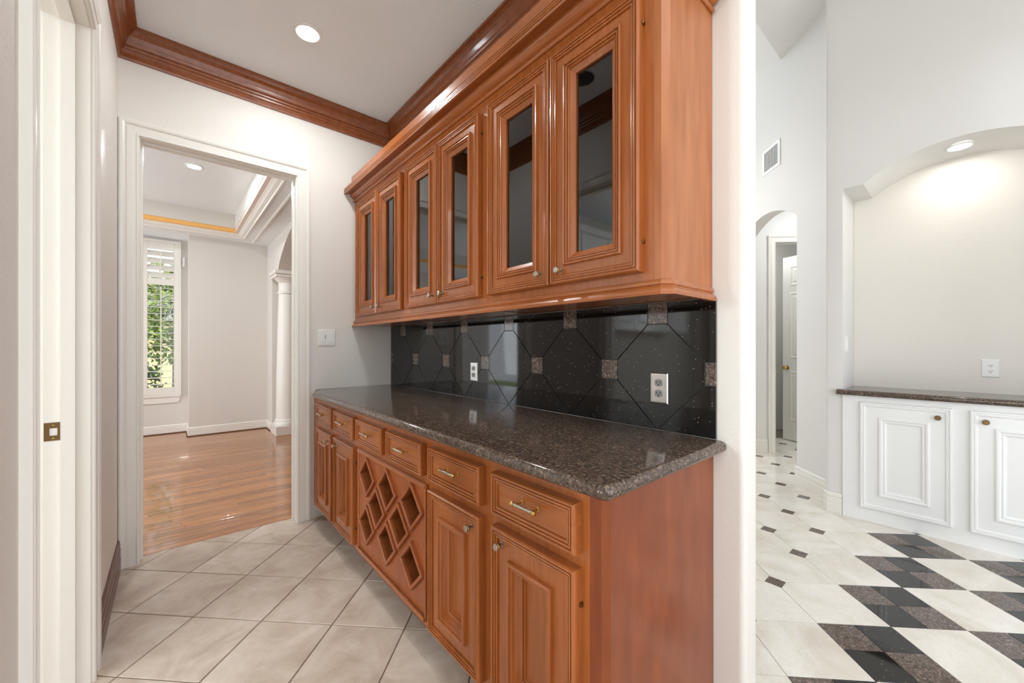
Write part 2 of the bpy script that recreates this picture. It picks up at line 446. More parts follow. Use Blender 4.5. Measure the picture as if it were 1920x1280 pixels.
# door casings
CAS = [(0, 0), (0, .010), (.003, .014), (.009, .015), (.012, .011), (.030, .0125), (.050, .013), (.052, .009), (.056, .009), (.058, .016),
       (.066, .020), (.076, .021), (.080, .018), (.083, .018), (.083, 0)]
def casing_x(x0, x1, zt, y, sy, parent, mat, zb=0.0, w=1.0):
    """casing round an opening in a wall of constant y; sy = direction it stands proud"""
    k = len(CAS); prof = [(t*w, p) for t, p in CAS]
    f = [(j, (j+1) % k, k+(j+1) % k, k+j) for j in range(k)]+[tuple(range(k)), tuple(range(k, 2*k))[::-1]]
    obj('casing', ([(x0-t, y+sy*p, zb) for t, p in prof]+[(x0-t, y+sy*p, zt+t) for t, p in prof], f), mat, parent)
    obj('casing', ([(x1+t, y+sy*p, zb) for t, p in prof]+[(x1+t, y+sy*p, zt+t) for t, p in prof], f), mat, parent)
    obj('head_casing', ([(x0-t, y+sy*p, zt+t) for t, p in prof]+[(x1+t, y+sy*p, zt+t) for t, p in prof], f), mat, parent)
def casing_y(y0, y1, zt, x, sx, parent, mat):
    k = len(CAS)
    f = [(j, (j+1) % k, k+(j+1) % k, k+j) for j in range(k)]+[tuple(range(k)), tuple(range(k, 2*k))[::-1]]
    obj('casing', ([(x+sx*p, y0-t, 0) for t, p in CAS]+[(x+sx*p, y0-t, zt+t) for t, p in CAS], f), mat, parent)
    obj('casing', ([(x+sx*p, y1+t, 0) for t, p in CAS]+[(x+sx*p, y1+t, zt+t) for t, p in CAS], f), mat, parent)
    obj('head_casing', ([(x+sx*p, y0-t, zt+t) for t, p in CAS]+[(x+sx*p, y1+t, zt+t) for t, p in CAS], f), mat, parent)
d1 = struct(thing('door_1', ((DX0+DX1)/2, YF, 0)), 'white cased doorway to the dining room')
casing_x(DX0-0.004, DX1+0.004, DZ+0.004, YF, -1, d1, M['trim'])
casing_x(DX0-0.004, DX1+0.004, DZ+0.004, YD, 1, d1, M['trim'])
for x0, x1 in ((DX0-0.018, DX0), (DX1, DX1+0.018)): obj('jamb', box(x0, x1, YF, YD, 0, DZ), M['trim'], d1)
obj('head_jamb', box(DX0-0.018, DX1+0.018, YF, YD, DZ, DZ+0.018), M['trim'], d1)
for x0, x1 in ((DX0, DX0+0.011), (DX1-0.011, DX1)): obj('door_stop', box(x0, x1, YF+0.05, YF+0.085, 0, DZ-0.011), M['trim'], d1)
obj('head_stop', box(DX0, DX1, YF+0.05, YF+0.085, DZ-0.011, DZ), M['trim'], d1)
d2 = struct(thing('door_2', (XL, (LY0+LY1)/2, 0)), 'white cased doorway in the left wall with a strike plate')
casing_y(LY0-0.004, LY1+0.004, LZ+0.004, XL, 1, d2, M['trim'])
casing_y(LY0-0.004, LY1+0.004, LZ+0.004, XL-0.115, -1, d2, M['trim'])
for y0, y1 in ((LY0-0.018, LY0), (LY1, LY1+0.018)): obj('jamb', box(XL-0.115, XL, y0, y1, 0, LZ), M['trim'], d2)
obj('head_jamb', box(XL-0.115, XL, LY0-0.018, LY1+0.018, LZ, LZ+0.018), M['trim'], d2)
sx0, sx1 = XL-0.072, XL-0.037
obj('door_stop', box(sx0, sx1, LY1-0.012, LY1, 0, LZ-0.012), M['trim'], d2)
obj('door_stop', box(sx0, sx1, LY0, LY0+0.012, 0, LZ-0.012), M['trim'], d2)
obj('head_stop', box(sx0, sx1, LY0, LY1, LZ-0.012, LZ), M['trim'], d2)
spx0, spx1, spz0, spz1 = XL-0.113, XL-0.075, 0.908, 0.972
hx0, hx1, hz0, hz1 = spx1-0.025, spx1-0.006, 0.926, 0.952
st = obj('strike_plate', join(box(spx0, hx0, LY1-0.0018, LY1, spz0, spz1), box(hx1, spx1, LY1-0.0018, LY1, spz0, spz1),
      box(hx0, hx1, LY1-0.0018, LY1, spz0, hz0), box(hx0, hx1, LY1-0.0018, LY1, hz1, spz1)), M['bronze'], d2)
for z in (0.917, 0.963): obj('screw', lathe([(-0.0026, 0.0005), (-0.0026, 0.003), (0, 0.0035)], ((hx0+hx1)/2, LY1-0.0018, z), 'y', 10), M['brass'], st)

# baseboards
BB = [(0, 0), (.014, 0), (.014, .060), (.010, .064), (.013, .070), (.013, .100), (.009, .104), (.012, .112), (.010, .128), (.004, .137), (0, .137)]
def base(name, path, side, mat, hgt=0.137, label=None):
    o = obj(name, sweep(path, [(o, z*hgt/0.137) for o, z in BB], side), mat)
    return struct(o, label)
base('baseboard_left', [(XL, LY1+0.088), (XL, YF-0.002)], -1, M['wood_dark'], 0.165, 'dark stained baseboard on the left wall')

# ------------------------------------------------------------------ pantry floor: beige tiles set on the diagonal
fl = struct(obj('floor', box(XL-0.12, 1.45, -1.6, YD-0.01, -0.06, -0.0035), M['grout']), 'beige ceramic tile floor laid on the diagonal')
TX, TY, TS = 0.0794, 2.782, 0.331
dom = [(-1, 0, 0.12-XL), (1, 0, 1.44), (0, -1, 1.5), (0, 1, YD-0.012)]
q = TS/S2; g = 0.0048
cache = {}
for i in range(-3, 16):
    for j in range(-14, 6):
        x, y = TX+q*(i+j), TY+q*(-i+j)
        if not (-0.7 < x < 1.8 and -1.8 < y < 3.6): continue
        full = [(x, y), (x+q, y-q), (x+2*q, y), (x+q, y+q)]
        p = clip(full, dom)
        if not p: continue
        p = inset(p, g/2)
        if not p: continue
        if len(p) == 4 and abs(p[0][0]-full[0][0]) < 0.01 and abs(max(a for a, b in p)-min(a for a, b in p)-2*q) < 0.01 and abs(max(b for a, b in p)-min(b for a, b in p)-2*q) < 0.01:
            if 't' in cache:
                o = link('tile', cache['t'], (x+q, y, -0.008), fl); continue
            o = obj('tile', tile_piece(p, 0, 0.008, 0.0018), M['tile'], fl); cache['t'] = o.data
        else: obj('tile', tile_piece(p, 0, 0.008, 0.0018), M['tile'], fl)
# caulk line where the jambs meet the tiles is left to the casing's foot

# ------------------------------------------------------------------ dining room
YW, YJ, XJ, XR, ZS = 7.40, 6.97, 0.19, 1.125, 2.77
fd = struct(obj('floor', box(-3.0, 3.4, YD-0.01, YW+0.1, -0.06, -0.003), M['wood_dark']), 'polished oak strip floor of the dining room')
pw = 0.0575; pc = {}
nrow = int((YW-YD+0.02)/pw)+1
PX0, PX1 = -1.1, 1.9
for k in range(nrow):
    y0 = YD-0.008+k*pw
    x = PX0-random.uniform(0, 0.9)
    while x < PX1:
        L_ = random.choice((1.0, 1.2, 1.45, 1.7)); key = L_
        if key not in pc:
            o = obj('plank', tile_piece([(x, y0), (x+L_-0.001, y0), (x+L_-0.001, y0+pw-0.001), (x, y0+pw-0.001)], 0, 0.006, 0.0008), M['plank'], fd); pc[key] = o.data
        else: link('plank', pc[key], (x+L_/2-0.0005, y0+pw/2-0.0005, -0.006), fd)
        x += L_
# threshold strip
struct(obj('trim_threshold', cbox(DX0, DX1, YD-0.022, YD-0.008, -0.004, 0.001, 0.001), M['wood_x']))
# window wall (Y=YW), jogged wall (Y=YJ), return wall and arch
WX0, WX1, WZ0, WZ1 = -0.36, 0.06, 0.60, 2.67
wdw = join(box(-3.0, WX0, YW, YW+0.15, 0, 3.1), box(WX1, XJ+0.02, YW, YW+0.15, 0, 3.1), box(WX0, WX1, YW, YW+0.15, 0, WZ0), box(WX0, WX1, YW, YW+0.15, WZ1, 3.1))
struct(obj('wall_dining_window', wdw, M['wall_grey']), 'pale grey dining wall around the shuttered window')
struct(obj('wall_dining_far', box(XJ, 3.4, YJ, YW+0.15, 0, 3.1), M['wall_grey']), 'pale grey wall projecting beside the shuttered window')
# right side wall with an arch carried by the column
AY1, AY0, AZ = 6.19, 4.05, 2.30
def arch_wall_x(x0, x1, ya, yb, y0, y1, zs, zp, ztop, flat=0.0):
    """wall of constant x from ya to yb with a segmental arch opening y0..y1, springing zs, crown zp"""
    n = 24; pts = []
    for k in range(n+1):
        t = k/n; y = y0+(y1-y0)*t
        pts.append((y, zs+(zp-zs)*math.sin(math.pi*t)**0.8))
    V, F = [], []
    for x in (x0, x1):
        V += [(x, y, z) for y, z in pts]+[(x, y, ztop) for y, z in pts]
    m = n+1
    for k in range(n):
        F += [(k, k+1, m+k+1, m+k), (2*m+k, 2*m+k+1, 3*m+k+1, 3*m+k), (k, k+1, 2*m+k+1, 2*m+k)]
    return join((V, F), box(x0, x1, ya, y0, 0, ztop), box(x0, x1, y1, yb, zs, ztop), box(x0, x1, 6.605, yb, 0, zs))
struct(obj('wall_dining_right', arch_wall_x(XR, XR+0.32, YD, YJ, AY0, AY1, 2.30, 2.72, ZS, 0), M['wall_grey'], smooth=True), 'pale wall with an arched opening carried by a white column')
struct(obj('wall_dining_near', box(XB+0.115, 3.4, YD, YD+0.1, 0, 3.1), M['wall_grey']))
struct(obj('wall_dining_beyond', box(3.4, 3.5, YD, YW, 0, 3.1), M['wall_grey']))
# ceiling: soffit, moulded tray and tray top
soff = join(box(-3.0, 3.4, 6.70, YW+0.1, ZS, ZS+0.4), box(0.80, 3.4, YD, 6.70, ZS, ZS+0.4))
struct(obj('ceiling', soff, M['ceil']), 'lower soffit of the dining room tray ceiling')
struct(obj('ceiling', box(-3.0, 0.9, YD, 6.8, 3.05, 3.2), M['ceil']), 'raised tray ceiling of the dining room')
def tray(prof, mat, name, label=None, far=True, right=True):
    """profile (offset from corner 0.80/6.68 inward, z)"""
    if far and right: path = [(-3.0, 6.70), (0.80, 6.70), (0.80, YD)]
    elif far: path = [(-3.0, 6.70), (0.80, 6.70)]
    else: path = [(0.80, 6.70), (0.80, YD)]
    return struct(obj(name, sweep(path, prof, -1), mat), label)
tray([(0, ZS), (0.0, ZS-.012), (.012, ZS-.012), (.018, ZS+.002), (.026, ZS+.004), (.05, ZS+.012), (.07, ZS+.03), (.078, ZS+.034), (.082, ZS+.05), (.08, ZS+.06), (0, ZS+.06)], M['trim'], 'trim_tray_crown', 'white crown moulding round the tray ceiling')
tray([(0, ZS+.062), (.08, ZS+.062), (.08, ZS+.096), (.125, ZS+.096), (.125, 3.06), (0, 3.06)], M['wall_grey'], 'trim_tray_side')
V, F = [], []
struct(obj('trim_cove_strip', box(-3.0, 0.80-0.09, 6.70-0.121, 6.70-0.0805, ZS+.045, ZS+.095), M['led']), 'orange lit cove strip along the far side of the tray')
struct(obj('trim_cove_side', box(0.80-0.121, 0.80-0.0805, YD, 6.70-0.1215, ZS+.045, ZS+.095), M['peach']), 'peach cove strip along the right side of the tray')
struct(obj('trim_soffit_bead', sweep([(-3.0, 6.83), (0.93, 6.83), (0.93, YD)], [(0, ZS), (0, ZS-.012), (.006, ZS-.018), (.02, ZS-.018), (.026, ZS-.012), (.026, ZS)], -1), M['trim']), 'thin white bead on the dining soffit')
base('baseboard_dining_window', [(-3.0, YW), (XJ, YW), (XJ, YJ), (XR, YJ), (XR, 6.605)], -1, M['trim'], 0.125, 'white baseboard round the dining room')
# quarter strip of stained shoe
struct(obj('trim_shoe', sweep([(-3.0, YW-0.014), (XJ-0.014, YW-0.014), (XJ-0.014, YJ-0.014), (XR-0.014, YJ-0.014), (XR-0.014, 6.605)], [(0, 0), (.012, 0), (.009, .010), (0, .014)], -1), M['wood_in']), 'stained shoe moulding')
# window
w1 = struct(thing('window_1', ((WX0+WX1)/2, YW, WZ0)), 'tall narrow dining window with white frame')
for a in (box(WX0, WX0+0.03, YW+0.05, YW+0.12, WZ0, WZ1), box(WX1-0.03, WX1, YW+0.05, YW+0.12, WZ0, WZ1), box(WX0+.03, WX1-.03, YW+0.05, YW+0.12, WZ0, WZ0+0.04), box(WX0+.03, WX1-.03, YW+0.05, YW+0.12, WZ1-0.04, WZ1), box(WX0+.03, WX1-.03, YW+0.05, YW+0.12, 2.13, 2.18)):
    obj('frame', a, M['trim'], w1)
obj('pane', box(WX0+.03, WX1-.03, YW+0.085, YW+0.09, WZ0+.04, 2.13), M['pane'], w1)
obj('pane', box(WX0+.03, WX1-.03, YW+0.085, YW+0.09, 2.18, WZ1-.04), M['pane'], w1)
obj('sill', cbox(WX0-0.07, WX1+0.055, YW-0.035, YW+0.05, WZ0-0.075, WZ0-0.045, 0.004), M['trim'], w1)
obj('apron', extrude([(WX0-0.05, WZ0-0.076), (WX1+0.045, WZ0-0.076), (WX1+0.025, WZ0-0.16), (WX0-0.03, WZ0-0.16)], 'y', YW-0.018, YW), M['trim'], w1)
# plantation shutter
sh = thing('plantation_shutter', ((WX0+WX1)/2, YW-0.02, WZ0-0.04), 'white plantation shutter with open lower louvers in the dining window', 'shutter')
sy0, sy1 = YW-0.034, YW+0.0
SX0, SX1 = -0.245, 0.036
for x0, x1 in ((-0.345, SX0), (SX1, 0.092)): obj('stile', cbox(x0, x1, sy0, sy1-.002, 0.556, 2.70, 0.003), M['trim'], sh)
for z0, z1 in ((0.556, 0.665), (2.105, 2.195), (2.60, 2.70)): obj('rail', cbox(SX0, SX1, sy0, sy1-.002, z0, z1, 0.003), M['trim'], sh)
obj('outer_frame', join(box(0.092, 0.112, sy0-0.012, sy1, 0.556, 2.735), box(-0.37, -0.345, sy0-0.012, sy1, 0.556, 2.735), box(-0.345, 0.092, sy0-0.012, sy1, 2.70, 2.735)), M['trim'], sh)
def louver(z, tilt, wd):
    c_, s_ = math.cos(tilt), math.sin(tilt); pr = []
    for a in range(10):
        t = 2*math.pi*a/10; u, v = wd/2*math.cos(t), 0.0048*math.sin(t)
        pr.append(((sy0+sy1)/2+u*c_-v*s_, z+u*s_+v*c_))
    return extrude(pr, 'x', SX0+.001, SX1-.001)
for k in range(16): obj('louver', louver(0.665+0.09*(k+.5), math.radians(6), 0.062), M['trim'], sh)
for k in range(4): obj('louver', louver(2.195+0.1*(k+.5), math.radians(58), 0.1), M['trim'], sh)
xm = (SX0+SX1)/2
for z0, z1 in ((0.70, 2.08), (2.23, 2.57)): obj('tilt_rod', cbox(xm-.006, xm+.006, sy0-0.024, sy0-0.014, z0, z1, .002), M['trim'], sh)
tag(obj('window_sensor', cbox(0.125, 0.155, YW-0.03, YW-0.0005, 2.39, 2.53, .004), M['white_plastic']), 'small white sensor beside the shuttered window', 'sensor')
# column
cx, cy = 1.29, 6.39
co = thing('column', (cx, cy, 0), 'white round column carrying the dining room arch', 'column')
obj('plinth', cbox(cx-.19, cx+.19, cy-.19, cy+.19, 0, 0.13, .004), M['trim'], co)
obj('base_ring', lathe([(0.13, .175), (0.15, .183), (0.17, .178), (0.18, .165), (0.20, .168), (0.215, .158)], (cx, cy, 0), 'z', 32), M['trim'], co, True)
obj('shaft', lathe([(0.215, .155)]+[(0.215+1.75*t, .155-.033*t**1.6) for t in (0.2, .4, .6, .8, 1.0)], (cx, cy, 0), 'z', 32), M['trim'], co, True)
obj('neck_ring', lathe([(1.985, .128), (1.995, .136), (2.01, .136), (2.02, .128)], (cx, cy, 0), 'z', 32), M['trim'], co, True)
obj('capital', lathe([(1.96, .122), (2.14, .122), (2.15, .13), (2.17, .14), (2.19, .165), (2.21, .175)], (cx, cy, 0), 'z', 32), M['trim'], co, True)
obj('abacus', join(cbox(cx-.19, cx+.19, cy-.19, cy+.19, 2.21, 2.25, .004), cbox(cx-.21, cx+.21, cy-.21, cy+.21, 2.25, 2.30, .006)), M['trim'], co)

# ------------------------------------------------------------------ recessed ceiling lights
def can(x, y, z, lens, label, power=0, r=0.075, col=(.9, .96, 1)):
    t = thing('recessed_light', (x, y, z), label, 'ceiling light', 'recessed ceiling lights')
    obj('trim_ring', lathe([(0.0, r), (-0.006, r), (-0.008, r-.006), (-0.006, r-.016), (0.0, r-.02)], (x, y, z), 'z', 32, False), M['white_plastic'], t, True)
    obj('lens', lathe([(-0.0025, .001), (-0.0025, r-.016), (-0.0005, r-.0155)], (x, y, z), 'z', 32), lens, t)
    if power:
        l = bpy.data.lights.new('lamp', 'AREA'); l.shape = 'DISK'; l.size = 2*r-.04; l.energy = power; l.color = col
        o = bpy.data.objects.new('lamp', l); COL.objects.link(o); o.parent = t; o.location = (0, 0, -0.012)
    return t
can(0.589, 2.428, H, M['bulb'], 'lit round recessed light in the pantry ceiling', 9.5, 0.075)
can(0.45, -0.35, H, M['bulb'], 'lit recessed light in the pantry ceiling behind the viewer', 5, 0.075)
can(0.085, 1.66, H, M['lens_off'], 'unlit recessed light in the pantry ceiling near the kitchen doorway', 0, .095)
can(-1.7, 1.5, 2.9, M['bulb_white'], 'lit recessed light in the kitchen ceiling', 9)  # added lamp, brightens the white kitchen and spills through the doorway
can(0.179, 5.06, 3.05, M['bulb_white'], 'lit recessed light in the dining room tray ceiling', 17, .075, (.95, .98, 1))

# ------------------------------------------------------------------ base cabinets
XF = 0.783                     # face frame plane
OUT = [(0, 0), (0, .024), (.001, .0285), (.004, .0325), (.0075, .0335), (.0098, .0315), (.0106, .0262), (.0126, .0262), (.0134, .0302), (.0162, .0312), (.0190, .0302),
       (.0198, .0252), (.0218, .0252), (.0226, .0282), (.0255, .0290), (.0282, .0280), (.0290, .0206), (.0310, .0206), (.0322, .0222)]
P_DRAWER = OUT+[(.034, .0215)]
P_DOOR = OUT+[(.079, .0222), (.0795, .0325), (.0815, .0365), (.086, .0378), (.090, .0360), (.0912, .0300), (.0932, .0300), (.0942, .0318), (.099, .0308), (.102, .022),
              (.109, .009), (.116, .0025), (.1165, -.0015), (.1185, -.0015), (.119, .0010), (.125, .0012), (.1275, -.004), (.130, -.004)]
P_GLASS = [(i, p*0.94) for i, p in OUT]+[(.062, .0206), (.0625, .0295), (.0645, .0325), (.0685, .0325), (.0703, .0300), (.0712, .0245), (.0732, .0245), (.0740, .0285), (.0775, .0290),
           (.0793, .0270), (.0802, .0215), (.0822, .0215), (.0830, .0250), (.0858, .0250), (.0875, .0220), (.089, .017), (.096, .0125), (.103, .0085), (.105, .0075), (.105, -.004)]
def knob(x, y, z, parent):
    k = obj('knob', lathe([(0, .008), (-.002, .008), (-.003, .0055), (-.016, .005), (-.018, .0095), (-.020, .0105), (-.0275, .0108), (-.029, .0095)], (x, y, z), 'x', 16), M['nickel'], parent, True)
    obj('collar', lathe([(-.0172, .0112), (-.0215, .0117), (-.0225, .0112)], (x, y, z), 'x', 16), M['brass'], k, True)
def pull(x, y, z, parent):
    L2_ = 0.050
    p = obj('pull', lathe([(-L2_+.012, .0048), (L2_-.012, .0048)], (x-.028, y, z), 'y', 12), M['nickel'], parent, True)
    for s in (-1, 1):
        obj('finial', lathe([(s*(L2_-.014), .0062), (s*(L2_-.012), .0068), (s*(L2_-.002), .0066), (s*L2_, .0045)], (x-.028, y, z), 'y', 12), M['brass'], p, True)
        obj('post', lathe([(0, .0065), (-.002, .0065), (-.003, .0036), (-.025, .0034)], (x, y+s*(L2_-.018), z), 'x', 10), M['brass'], p, True)
DC = [2.748, 2.358, 1.969, 1.581, 1.191, .795]; DW = .333/2
ZD0, ZD1, ZB0, ZB1 = .724, .853, .149, .688
def drawer(i, parent, lab=None):
    y0, y1 = DC[i]-DW, DC[i]+DW
    d = obj('drawer', ringpanel(y0, y1, ZD0, ZD1, XF, P_DRAWER), M['wood_h'], parent)
    pull(XF-.0215, DC[i], (ZD0+ZD1)/2+.008, d); return d
def door(i, parent, hand):
    y0, y1 = DC[i]-DW, DC[i]+DW
    d = obj('door', ringpanel(y0, y1, ZB0, ZB1, XF, P_DOOR), M['wood_v'], parent)
    knob(XF-.0225, (y0+.047 if hand < 0 else y1-.047), ZB1-.045, d)
    yh = (y1 if hand < 0 else y0)
    for z in (ZB0+.09, ZB1-.09): obj('hinge', cbox(XF-.012, XF-.001, yh-(.004 if hand > 0 else -.0005), yh+(.004 if hand < 0 else -.0005), z-.006, z+.006, .0008), M['bronze'], d)
    return d
def base_unit(ya, yb, lab, end_near=False, end_far=False, rack=False, group='wooden base cabinets'):
    t = thing('base_cabinet', ((XF+XB)/2, (ya+yb)/2, 0), lab, 'cabinet', group)
    zt = ZC-.0395
    if end_near:
        body = join(prism([(XB-.002, ya), (XF+.0155, ya), (XF+.0001, ya+.0155), (XF+.0001, ya+.05), (XF+.02, ya+.05), (XF+.02, ya+.03), (XB-.002, ya+.03)], .0, zt))
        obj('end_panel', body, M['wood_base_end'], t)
    else:
        obj('side_panel', box(XF+.02, XB-.002, ya+.0005, ya+.018, .112, zt), M['wood_in'], t)
    obj('side_panel', box(XF+.02, XB-.002, yb-.018, yb-.0005, .112, zt), M['wood_in'], t)
    obj('back_panel', box(XB-.02, XB-.003, ya+.031, yb-.019, .1, zt), M['wood_in'], t)
    obj('bottom_panel', box(XF+.02, XB-.021, ya+.031, yb-.019, .112, .13), M['wood_in'], t)
    obj('toe_kick', box(XF+.075, XF+.09, ya+(.031 if end_near else .0005), yb-.0005, .0, .1115), M['wood_dark'], t)
    # face frame : stiles and rails
    a = ya+.05 if end_near else ya+.0005
    fx0, fx1 = XF, XF+.02
    fr = [box(fx0, fx1, a, yb-.0005, ZD1-.012, zt), box(fx0, fx1, a, yb-.0005, ZB1-.012, ZD0+.012), box(fx0, fx1, a, yb-.0005, .112, ZB0+.012)]
    ys = []
    return t, fr, a, yb-.0005
def finish_frame(t, fr, openings, a, b, stile_rows):
    """stiles fill between openings"""
    for z0, z1, ops in stile_rows:
        y = a
        for o0, o1 in sorted(ops)+[(b, b)]:
            if o0 > y+.0005: fr.append(box(XF, XF+.02, y, o0, z0, z1))
            y = o1
    obj('face_frame', join(*fr), M['wood_v'], t)
def ops(idx): return [(DC[i]-DW+.014, DC[i]+DW-.014) for i in idx]
YN = .555
# near unit
t, fr, a, b = base_unit(YN, 1.3835, 'wooden base cabinet with two doors at the near end by the rounded wall', end_near=True)
finish_frame(t, fr, None, a, b, [(ZD0+.012, ZD1-.012, ops((4, 5))), (ZB0+.012, ZB1-.012, ops((4, 5)))])
for i, hd in ((4, -1), (5, 1)): drawer(i, t); door(i, t, hd)
# far unit (filler strip to the wall is part of its frame)
t, fr, a, b = base_unit(2.163, YF-.001, 'wooden base cabinet with two narrow doors beside the dining doorway', end_far=True)
fr = [box(XF, XF+.02, a, 3.03, f_[0][0][2], f_[0][-1][2]) for f_ in [((q_[0][0], q_[0][-1]),) for q_ in fr]]
finish_frame(t, fr, None, a, 3.03, [(ZD0+.012, ZD1-.012, ops((0, 1))), (ZB0+.012, ZB1-.012, ops((0, 1)))])
obj('filler_strip', box(XF+.006, XF+.02, 3.0302, YF-.001, .112, ZC-.0395), M['wood_v'], t)
for i, hd in ((0, -1), (1, 1)): drawer(i, t); door(i, t, hd)
# middle unit with the diamond wine rack
t, fr, a, b = base_unit(1.3835, 2.163, 'wooden base cabinet with diamond wine bottle openings between the door cabinets', rack=True)
finish_frame(t, fr, None, a, b, [(ZD0+.012, ZD1-.012, ops((2, 3))), (ZB0+.012, ZB1-.012, [(1.411, 2.123)])])
for i in (2, 3): drawer(i, t)
RY0, RY1 = 1.398, 2.136
cen = [(2.0, .574), (1.756, .574), (1.511, .574), (1.876, .451), (1.632, .451), (2.0, .327), (1.756, .327), (1.511, .327)]
HD = .086
cu = bpy.data.curves.new('rack_outline', 'CURVE'); cu.dimensions = '2D'; cu.fill_mode = 'BOTH'; cu.extrude = .006
def spl(pts):
    s = cu.splines.new('POLY'); s.points.add(len(pts)-1); s.use_cyclic_u = True
    for p, q_ in zip(s.points, pts): p.co = (q_[0], q_[1], 0, 1)
spl([(RY0, ZB0+.002), (RY1, ZB0+.002), (RY1, .69), (RY0, .69)])
for y, z in cen: spl([(y+HD, z), (y, z-HD), (y-HD, z), (y, z+HD)])
co_ = bpy.data.objects.new('rack_outline', cu); COL.objects.link(co_)
dg = bpy.context.evaluated_depsgraph_get(); me = bpy.data.meshes.new_from_object(co_.evaluated_get(dg))
vf = ([(XF-.0065+v.co.z, v.co.x, v.co.y) for v in me.vertices], [tuple(p.vertices) for p in me.polygons])
bpy.data.objects.remove(co_); bpy.data.curves.remove(cu)
rp = obj('wine_rack_panel', vf, M['wood_red'], t)
# edge bead of the panel
obj('panel_bead', ringpanel(RY0-.003, RY1+.003, ZB0, .692, XF, [(0, 0), (0, .016), (.003, .019), (.008, .019), (.011, .0165), (.012, .0125), (.012, 0)], False), M['wood_h'], t)
obj('top_bead', cbox(XF-.024, XF-.0195, RY0, RY1, .676, .691, .0015), M['wood_h'], t)
obj('foot_bead', cbox(XF-.026, XF-.0195, RY0, RY1, ZB0, .168, .002), M['wood_h'], t)
o_ = None
for y, z in cen:
    def dring(hd, x): return [(x, y+hd, z), (x, y, z-hd), (x, y-hd, z), (x, y, z+hd)]
    rings = [dring(.104, XF-.0125), dring(.104, XF-.026), dring(.102, XF-.028), dring(.088, XF-.028), dring(.084, XF-.025), dring(.084, XF-.0125)]
    V = [p for r_ in rings for p in r_]; F = [(4*k+j, 4*k+(j+1) % 4, 4*k+4+(j+1) % 4, 4*k+4+j) for k in range(5) for j in range(4)]
    fo = obj('diamond_frame', (V, F), M['wood_red'], t) if o_ is None else link('diamond_frame', o_.data, (o_loc[0], o_loc[1]+y-cen[0][0], o_loc[2]+z-cen[0][1]), t)
    if o_ is None: o_ = fo; o_loc = W(fo).copy()
    rings = [dring(.0845, XF-.014), dring(.0845, XF+.30)]
    V = [p for r_ in rings for p in r_]; F = [(j, (j+1) % 4, 4+(j+1) % 4, 4+j) for j in range(4)]+[(4, 5, 6, 7)]
    obj('bottle_sleeve', (V, F), M['wood_crown'], fo)

# ------------------------------------------------------------------ granite countertop with bullnose edge
XC = 0.723; YCE = .512
R0 = .03
out = [((XB-.010, YCE), (0, 1))]
for a in range(0, 91, 15):
    tt = math.radians(270-a); out.append(((XC+R0+R0*math.cos(tt), YCE+R0+R0*math.sin(tt)), (-math.cos(tt), -math.sin(tt))))
for a in range(0, 71, 14):
    tt = math.radians(180-a); out.append(((XC+.09+.09*math.cos(tt), 2.86+.09*math.sin(tt)), (-math.cos(tt), -math.sin(tt))))
out += [((.790, 2.99), (1, 0)), ((.795, YF-.001), (1, 0)), ((XB-.010, YF-.001), (0, 0))]
pr = []
th_ = .038
for a in range(-90, 91, 15):
    tt = math.radians(a); pr.append((th_/2*(1-math.cos(tt)), ZC-th_/2+th_/2*math.sin(tt)))
V, F = [], []; n = len(out)
for d, z in pr:
    V += [(p[0]+nv[0]*d, p[1]+nv[1]*d, z) for p, nv in out]
for k in range(len(pr)-1):
    F += [(k*n+i, k*n+(i+1) % n, (k+1)*n+(i+1) % n, (k+1)*n+i) for i in range(n)]
F += [tuple(range(n))[::-1], tuple(range((len(pr)-1)*n, len(pr)*n))]
tag(obj('countertop', (V, F), M['granite'], smooth=True), 'polished brown speckled granite countertop with rounded edge on the wooden base cabinets', 'countertop')

# ------------------------------------------------------------------ backsplash of black granite tiles with small brown inserts
XS = XB-.010
bs = thing('backsplash', (XS, 1.8, ZC), 'polished black granite backsplash with small square inserts behind the countertop', 'backsplash')
obj('joint_bed', box(XB-.004, XB-.0005, .545, YF-.001, ZC+.0005, 1.402), M['splash_grout'], bs)
PI_, PZ, SQ = .4222, .2150, .0385
ZM = 1.147
domS = [(-1, 0, -.543), (1, 0, YF-.001), (0, -1, -(ZC+.0005)), (0, 1, 1.402)]
def splash_piece(poly, name, mat):
    p = clip(poly, domS)
    if p: p = inset(p, .0013)
    if not p: return
    top = inset(p, .0008)
    if len(top) != len(p): top = p
    n = len(p)
    V = [(XB-.004, y, z) for y, z in p]+[(XS+.0008, y, z) for y, z in p]+[(XS, y, z) for y, z in top]
    F = [tuple(range(2*n, 3*n))]
    for k in (0, n): F += [(k+i, k+(i+1) % n, k+n+(i+1) % n, k+n+i) for i in range(n)]
    obj(name, (V, F), mat, bs)
hw = PI_/2
for k in range(-2, 8):
    ym = 2.651-PI_*k
    for (cy_, cz) in ((ym-hw, ZM), (ym, ZM+PZ), (ym, ZM-PZ)):
        dia = [(cy_-hw, cz), (cy_, cz-PZ), (cy_+hw, cz), (cy_, cz+PZ)]
        pl = [(1, 0, cy_+hw-SQ), (-1, 0, -(cy_-hw+SQ))]
        if cz >= ZM: pl.append((0, 1, cz+PZ-SQ))
        if cz > ZM: pl.append((0, -1, -(cz-PZ+SQ)))
        if cz < ZM: pl = [(0, 1, cz+PZ-SQ)]
        splash_piece(clip(dia, pl), 'tile', M['galaxy'])
    for (cy_, cz) in ((ym, ZM), (ym-hw, ZM+PZ)):
        splash_piece([(cy_-SQ, cz-SQ), (cy_+SQ, cz-SQ), (cy_+SQ, cz+SQ), (cy_-SQ, cz+SQ)], 'insert_tile', M['granite_tile'])

